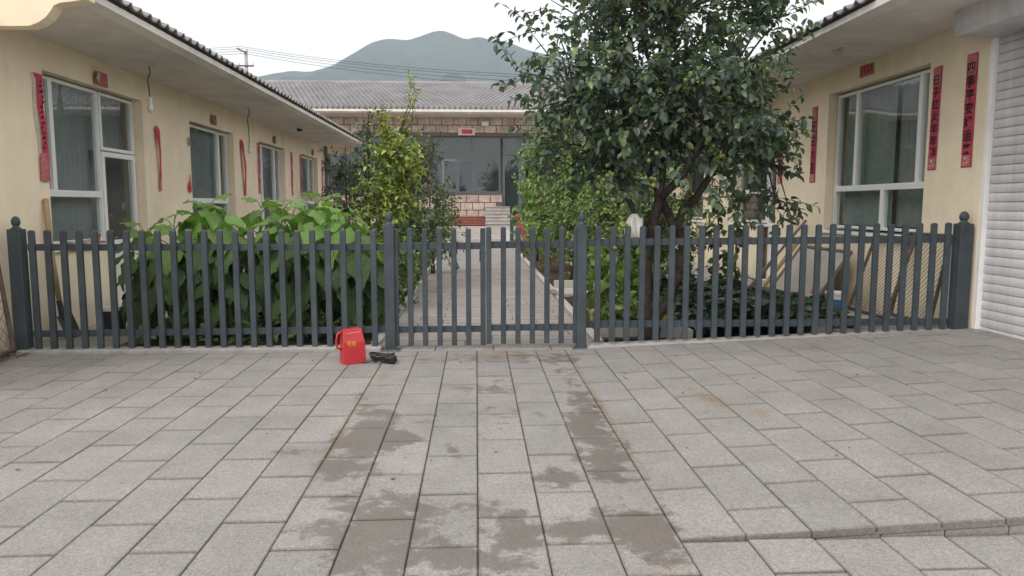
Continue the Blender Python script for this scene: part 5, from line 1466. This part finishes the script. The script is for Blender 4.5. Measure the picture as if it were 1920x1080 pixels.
def pail(name, loc, r0, r1, h, lab, body, rim, extra=None):
    t = thing(name, loc, lab, 'bucket')
    x, y, z = loc
    MB().lathe([(r0, 0.0), (r0 + (r1 - r0) * 0.85, h * 0.85), (r1 - 0.012, h * 0.85), (r0 - 0.01, 0.012)], loc, 20).build('body', M_[body], t, smooth=False)
    MB().lathe([(r1 - 0.006, h * 0.851), (r1 + 0.008, h * 0.86), (r1 + 0.010, h), (r1 - 0.006, h), (r1 - 0.014, h * 0.86)], loc, 20).build('rim', M_[rim], t)
    pts = [(x + (r1 + 0.012) * math.cos(a), y - 0.02 - 0.05 * math.sin(a), z + h * 0.93 - 0.11 * math.sin(a)) for a in [math.pi * i / 10 for i in range(11)]]
    MB().tube(pts, 0.005, 5).build('bail', M_['steel'], t)
    if extra:
        MB().lathe([(r0 + (r1 - r0) * 0.12 + 0.002, h * 0.12), (r0 + (r1 - r0) * extra[0] + 0.002, h * extra[0])], loc, 20).build('label_band', M_[extra[1]], t)
    return t
pail('paint_bucket', (-4.25, 8.95, 0.02), 0.125, 0.15, 0.29, 'black paint bucket with white rim near the shovel', 'bucketgrey', 'white')
bt = thing('broom_head', (-3.98, 9.05, 0.02), 'short pale block lying beside the black bucket', 'block')
MB().box(-4.1, -3.75, 9.35, 9.5, 0.02, 0.10).build('block', M_['wood_grey'], bt, bevel=0.006)
cp = thing('red_tub', (-4.77, 9.72, 1.0), 'small red tub on the window sill above the shovel', 'tub')
MB().lathe([(0.045, 0.0), (0.058, 0.11), (0.06, 0.115), (0.052, 0.112), (0.042, 0.01)], (-4.79, 9.75, 1.0), 14).build('body', M_['orange'], cp)
MB().lathe([(0.062, 0.1), (0.064, 0.118), (0.058, 0.12)], (-4.79, 9.75, 1.0), 14).build('lip', M_['redbox'], cp)
for i, (y, lab) in enumerate(((9.25, 'white bowl on the nearest window sill'), (9.5, 'pale green jar on the nearest window sill'))):
    t = thing('sill_pot', (-4.79, y, 1.0), lab, 'pot')
    MB().lathe([(0.04, 0), (0.07, 0.05), (0.072, 0.055), (0.06, 0.05), (0.03, 0.01)], (-4.79, y, 1.0), 14).build('body', M_['white'] if i == 0 else M_['palepaper'], t)

# rusty frame leaning at the left edge
fr = thing('mesh_hurdle', (-4.62, 7.3, 0.03), 'rusty pipe frame with wire mesh leaning at the picture edge', 'frame')
MB().tube([(-4.66, 7.52, 1.14), (-4.56, 7.55, 0.05)], 0.022, 8).build('upright', M_['rust'], fr)
MB().tube([(-4.66, 6.3, 1.14), (-4.56, 6.3, 0.05)], 0.022, 8).build('upright', M_['rust'], fr)
MB().tube([(-4.66, 6.28, 1.14), (-4.66, 7.54, 1.14)], 0.022, 8).build('top_bar', M_['rust'], fr)
MB().tube([(-4.56, 6.28, 0.06), (-4.56, 7.57, 0.06)], 0.022, 8).build('bottom_bar', M_['rust'], fr)
mb = MB()
for i in range(-10, 14):
    for sg_ in (-1, 1):
        p = []
        for k in range(2):
            f = k
            y = 6.3 + i * 0.12 + sg_ * f * 1.0
            p.append((y, 0.08 + 1.04 * f))
        (ya, za), (yb, zb) = p
        def clip(y, z, y2, z2):
            if y2 == y: return None
            t0, t1 = 0, 1
            for lim, lo in ((6.3, True), (7.53, False)):
                tt = (lim - y) / (y2 - y)
                if (y2 > y) == lo: t0 = max(t0, tt)
                else: t1 = min(t1, tt)
            if t0 >= t1: return None
            return (y + (y2 - y) * t0, z + (z2 - z) * t0, y + (y2 - y) * t1, z + (z2 - z) * t1)
        c = clip(ya, za, yb, zb)
        if c:
            X = lambda z: -4.56 - 0.10 * (z - 0.05) / 1.09
            mb.tube([(X(c[1]), c[0], c[1]), (X(c[3]), c[2], c[3])], 0.0025, 4)
tag(mb.build('wire_mesh', M_['rust'], fr), kind='stuff')

# things along the right-hand wall
def wire_panel(y0, y1, zb, zt, xb, xt, lab, mat):
    t = thing('wire_screen', ((xb + xt) / 2, (y0 + y1) / 2, zb), lab, 'panel', 'wire panels leaning on the wall')
    X = lambda z: xb + (xt - xb) * (z - zb) / (zt - zb)
    for y in (y0, y1):
        MB().tube([(X(zb), y, zb), (X(zt), y, zt)], 0.02, 6).build('upright', M_[mat], t)
    for z in (zb + 0.02, zt - 0.01):
        MB().tube([(X(z), y0, z), (X(z), y1, z)], 0.02, 6).build('bar', M_[mat], t)
    mb = MB()
    s = 0.07
    for sg_ in (1,):
        i = -40
        while i < 60:
            ya, za = y0 + i * s, zb; yb, zb2 = ya + (zt - zb) * -1.0, zt
            t0 = max(0, (y1 - ya) / (yb - ya)); t1 = min(1, (y0 - ya) / (yb - ya))
            if t1 > t0 + 0.02:
                a = (ya + (yb - ya) * t0, za + (zb2 - za) * t0); b = (ya + (yb - ya) * t1, za + (zb2 - za) * t1)
                mb.tube([(X(a[1]), a[0], a[1]), (X(b[1]), b[0], b[1])], 0.0032, 4)
            i += 1
    tag(mb.build('wire_mesh', M_[mat], t), kind='stuff')
    return t
wire_panel(8.0, 8.78, 0.16, 1.16, 4.98, 5.17, 'wire mesh panel leaning on the wall nearest the end post', 'rust')
wire_panel(8.62, 9.5, 0.14, 1.10, 4.82, 5.14, 'wire mesh panel leaning farther along below the large window', 'rust')
lp = thing('framed_board', (4.75, 10.7, 0.12), 'pale board in a wooden frame leaning on the wall below the window', 'board')
mb = MB(); A = lambda y, f: (4.55 + 0.5 * f, y, 0.13 + 0.72 * f)
def bar(y0, f0, y1, f1, r, nm, mat='wood_grey'):
    MB().tube([A(y0, f0), A(y1, f1)], r, 6).build(nm, M_[mat], lp)
bar(9.95, 0, 9.95, 1, 0.028, 'frame_side'); bar(11.5, 0, 11.5, 1, 0.028, 'frame_side'); bar(9.95, 1, 11.5, 1, 0.028, 'frame_rail'); bar(9.95, 0.03, 11.5, 0.03, 0.028, 'frame_rail')
MB().add([A(9.97, 0.04), A(11.48, 0.04), A(11.48, 0.98), A(9.97, 0.98)] + [tuple(Vector(A(y, f)) + Vector((0.02, 0, -0.01))) for y, f in ((9.97, 0.04), (11.48, 0.04), (11.48, 0.98), (9.97, 0.98))],
         [(0, 1, 2, 3), (7, 6, 5, 4), (0, 4, 5, 1), (1, 5, 6, 2), (2, 6, 7, 3), (3, 7, 4, 0)]).build('board', M_['board'], lp)
for i, (a, b, r, lab) in enumerate((((4.35, 11.9, 0.12), (5.12, 11.55, 1.25), 0.022, 'long thin pole leaning beside the framed board'), ((4.5, 12.1, 0.12), (5.1, 12.0, 1.0), 0.02, 'short pole leaning near the white door'))):
    t = thing('leaning_pole', a, lab, 'pole', 'poles leaning on the wall')
    MB().tube([a, b], r, 7).build('shaft', M_['wood_grey'], t)
lw = thing('leaning_plank', (4.72, 11.75, 0.12), 'pale plank leaning between the poles and framed board', 'plank')
MB().add([(4.45, 11.62, 0.12), (4.5, 11.82, 0.12), (5.12, 11.75, 1.0), (5.07, 11.55, 1.0), (4.48, 11.62, 0.11), (4.53, 11.82, 0.11), (5.15, 11.75, 0.98), (5.10, 11.55, 0.98)], [(0, 1, 2, 3), (7, 6, 5, 4), (0, 4, 5, 1), (1, 5, 6, 2), (2, 6, 7, 3), (3, 7, 4, 0)]).build('plank', M_['wood'], lw)
for i, (x, y, L_, a, lab) in enumerate(((4.25, 10.6, 1.9, 8, 'long dark plank lying flat on the walkway'), (4.42, 9.7, 1.4, -6, 'dark plank lying beside the blue bucket'), (4.1, 11.4, 1.6, 14, 'plank lying near the ground cover edge'))):
    t = thing('ground_plank', (x, y, 0.14), lab, 'plank', 'planks lying on the walkway')
    MB().obox(Matrix.Translation((x, y, 0.155)) @ Matrix.Rotation(R(a), 4, 'Z'), 0.12, L_, 0.035).build('plank', M_['wood_grey'], t, bevel=0.004)
pail('plastic_bucket', (4.62, 9.45, 0.135), 0.10, 0.125, 0.24, 'white plastic bucket with blue band by the framed board', 'white', 'white', (0.62, 'blue'))
sc = thing('orange_scoop', (4.5, 9.82, 0.2), 'orange plastic brush leaning beside the blue banded bucket', 'brush')
MB().obox(Matrix.Translation((4.52, 9.82, 0.36)) @ Matrix.Rotation(R(25), 4, 'Y'), 0.05, 0.14, 0.12).build('head', M_['orange'], sc, bevel=0.012)
MB().tube([(4.46, 9.82, 0.14), (4.53, 9.82, 0.36)], 0.012, 6).build('handle', M_['white'], sc)
cb = thing('concrete_trough', (4.25, 8.2, 0.11), 'pale concrete trough just behind the picket fence', 'trough')
MB().box(3.72, 4.55, 8.05, 8.45, 0.0, 0.2).build('trough', M_['concrete'], cb, bevel=0.012)
wr_ = thing('wall_bracket', (5.14, 12.1, 1.2), 'small rusty wire rack on the wall by the white door', 'rack')
for i in range(5):
    MB().tube([(5.19, 12.0 + 0.06 * i, 1.18), (5.02, 12.0 + 0.06 * i, 1.26)], 0.006, 5).build('wire', M_['rust'], wr_)
MB().tube([(5.02, 11.98, 1.26), (5.02, 12.27, 1.26)], 0.008, 5).build('front_wire', M_['rust'], wr_)
MB().tube([(5.19, 11.98, 1.18), (5.19, 12.27, 1.18)], 0.008, 5).build('back_wire', M_['rust'], wr_)
dp = thing('drain_pipe', (-4.7, 24.1, 0), 'dark drain pipe at the far corner of the cream house', 'pipe')
MB().tube([(-4.68, 24.12, 0), (-4.68, 24.12, 3.3)], 0.05, 8).build('pipe', M_['grey_frame'], dp)

# debris by the left wall foot
n = 260
P = np.stack([-4.7 + 0.25 * NR.random(n) ** 2, 6.9 + 0.85 * NR.random(n), np.full(n, 0.006) + 0.01 * NR.random(n)], 1); a = NR.random(n) * 6.28
D = np.stack([np.cos(a), np.sin(a), NR.random(n) * 0.4], 1); N = np.stack([NR.normal(size=n) * 0.3, NR.normal(size=n) * 0.3, np.ones(n)], 1)
tag(leaf_cloud('leaf_litter', P, D, N, 0.02 + 0.03 * NR.random(n), 0.3, colours(n, [(0.10, 0.075, 0.04), (0.16, 0.12, 0.07), (0.06, 0.05, 0.03)], (3, 2, 2)), None), 'dry leaf litter along the foot of the cream wall', 'litter', kind='stuff')

n = 120
P = np.stack([-4.4 + 9 * NR.random(n), 3.0 + 4.6 * NR.random(n) ** 0.7, np.zeros(n)], 1)
P[:, 2] = np.where(P[:, 0] > 0.9, SL * (P[:, 0] - 0.9), 0) + 0.004
a = NR.random(n) * 6.28
D = np.stack([np.cos(a), np.sin(a), 0.1 * NR.random(n)], 1); N = np.stack([NR.normal(size=n) * 0.15, NR.normal(size=n) * 0.15, np.ones(n)], 1)
tag(leaf_cloud('paving_litter', P, D, N, 0.012 + 0.025 * NR.random(n) ** 2, 0.3, colours(n, [(0.10, 0.08, 0.05), (0.05, 0.045, 0.04), (0.14, 0.13, 0.06)], (3, 3, 1)), None), 'scattered dry specks on the granite paving', 'litter', kind='stuff')

# ------------------------------------------------------------------ air
hz = MB().box(-1500, 1800, -120, 2150, -8, 420).build('haze', None)
hz.data.materials.clear()
hm = bpy.data.materials.new('haze_air'); hm.use_nodes = True
nt = hm.node_tree; nt.nodes.clear()
oo = nt.nodes.new('ShaderNodeOutputMaterial'); pv = nt.nodes.new('ShaderNodeVolumePrincipled')
pv.inputs['Color'].default_value = (0.76, 0.90, 1.0, 1)
pv.inputs['Density'].default_value = 0.00036
nt.links.new(pv.outputs[0], oo.inputs['Volume'])
hz.data.materials.append(hm)
tag(hz, 'pale hazy air', kind='stuff')
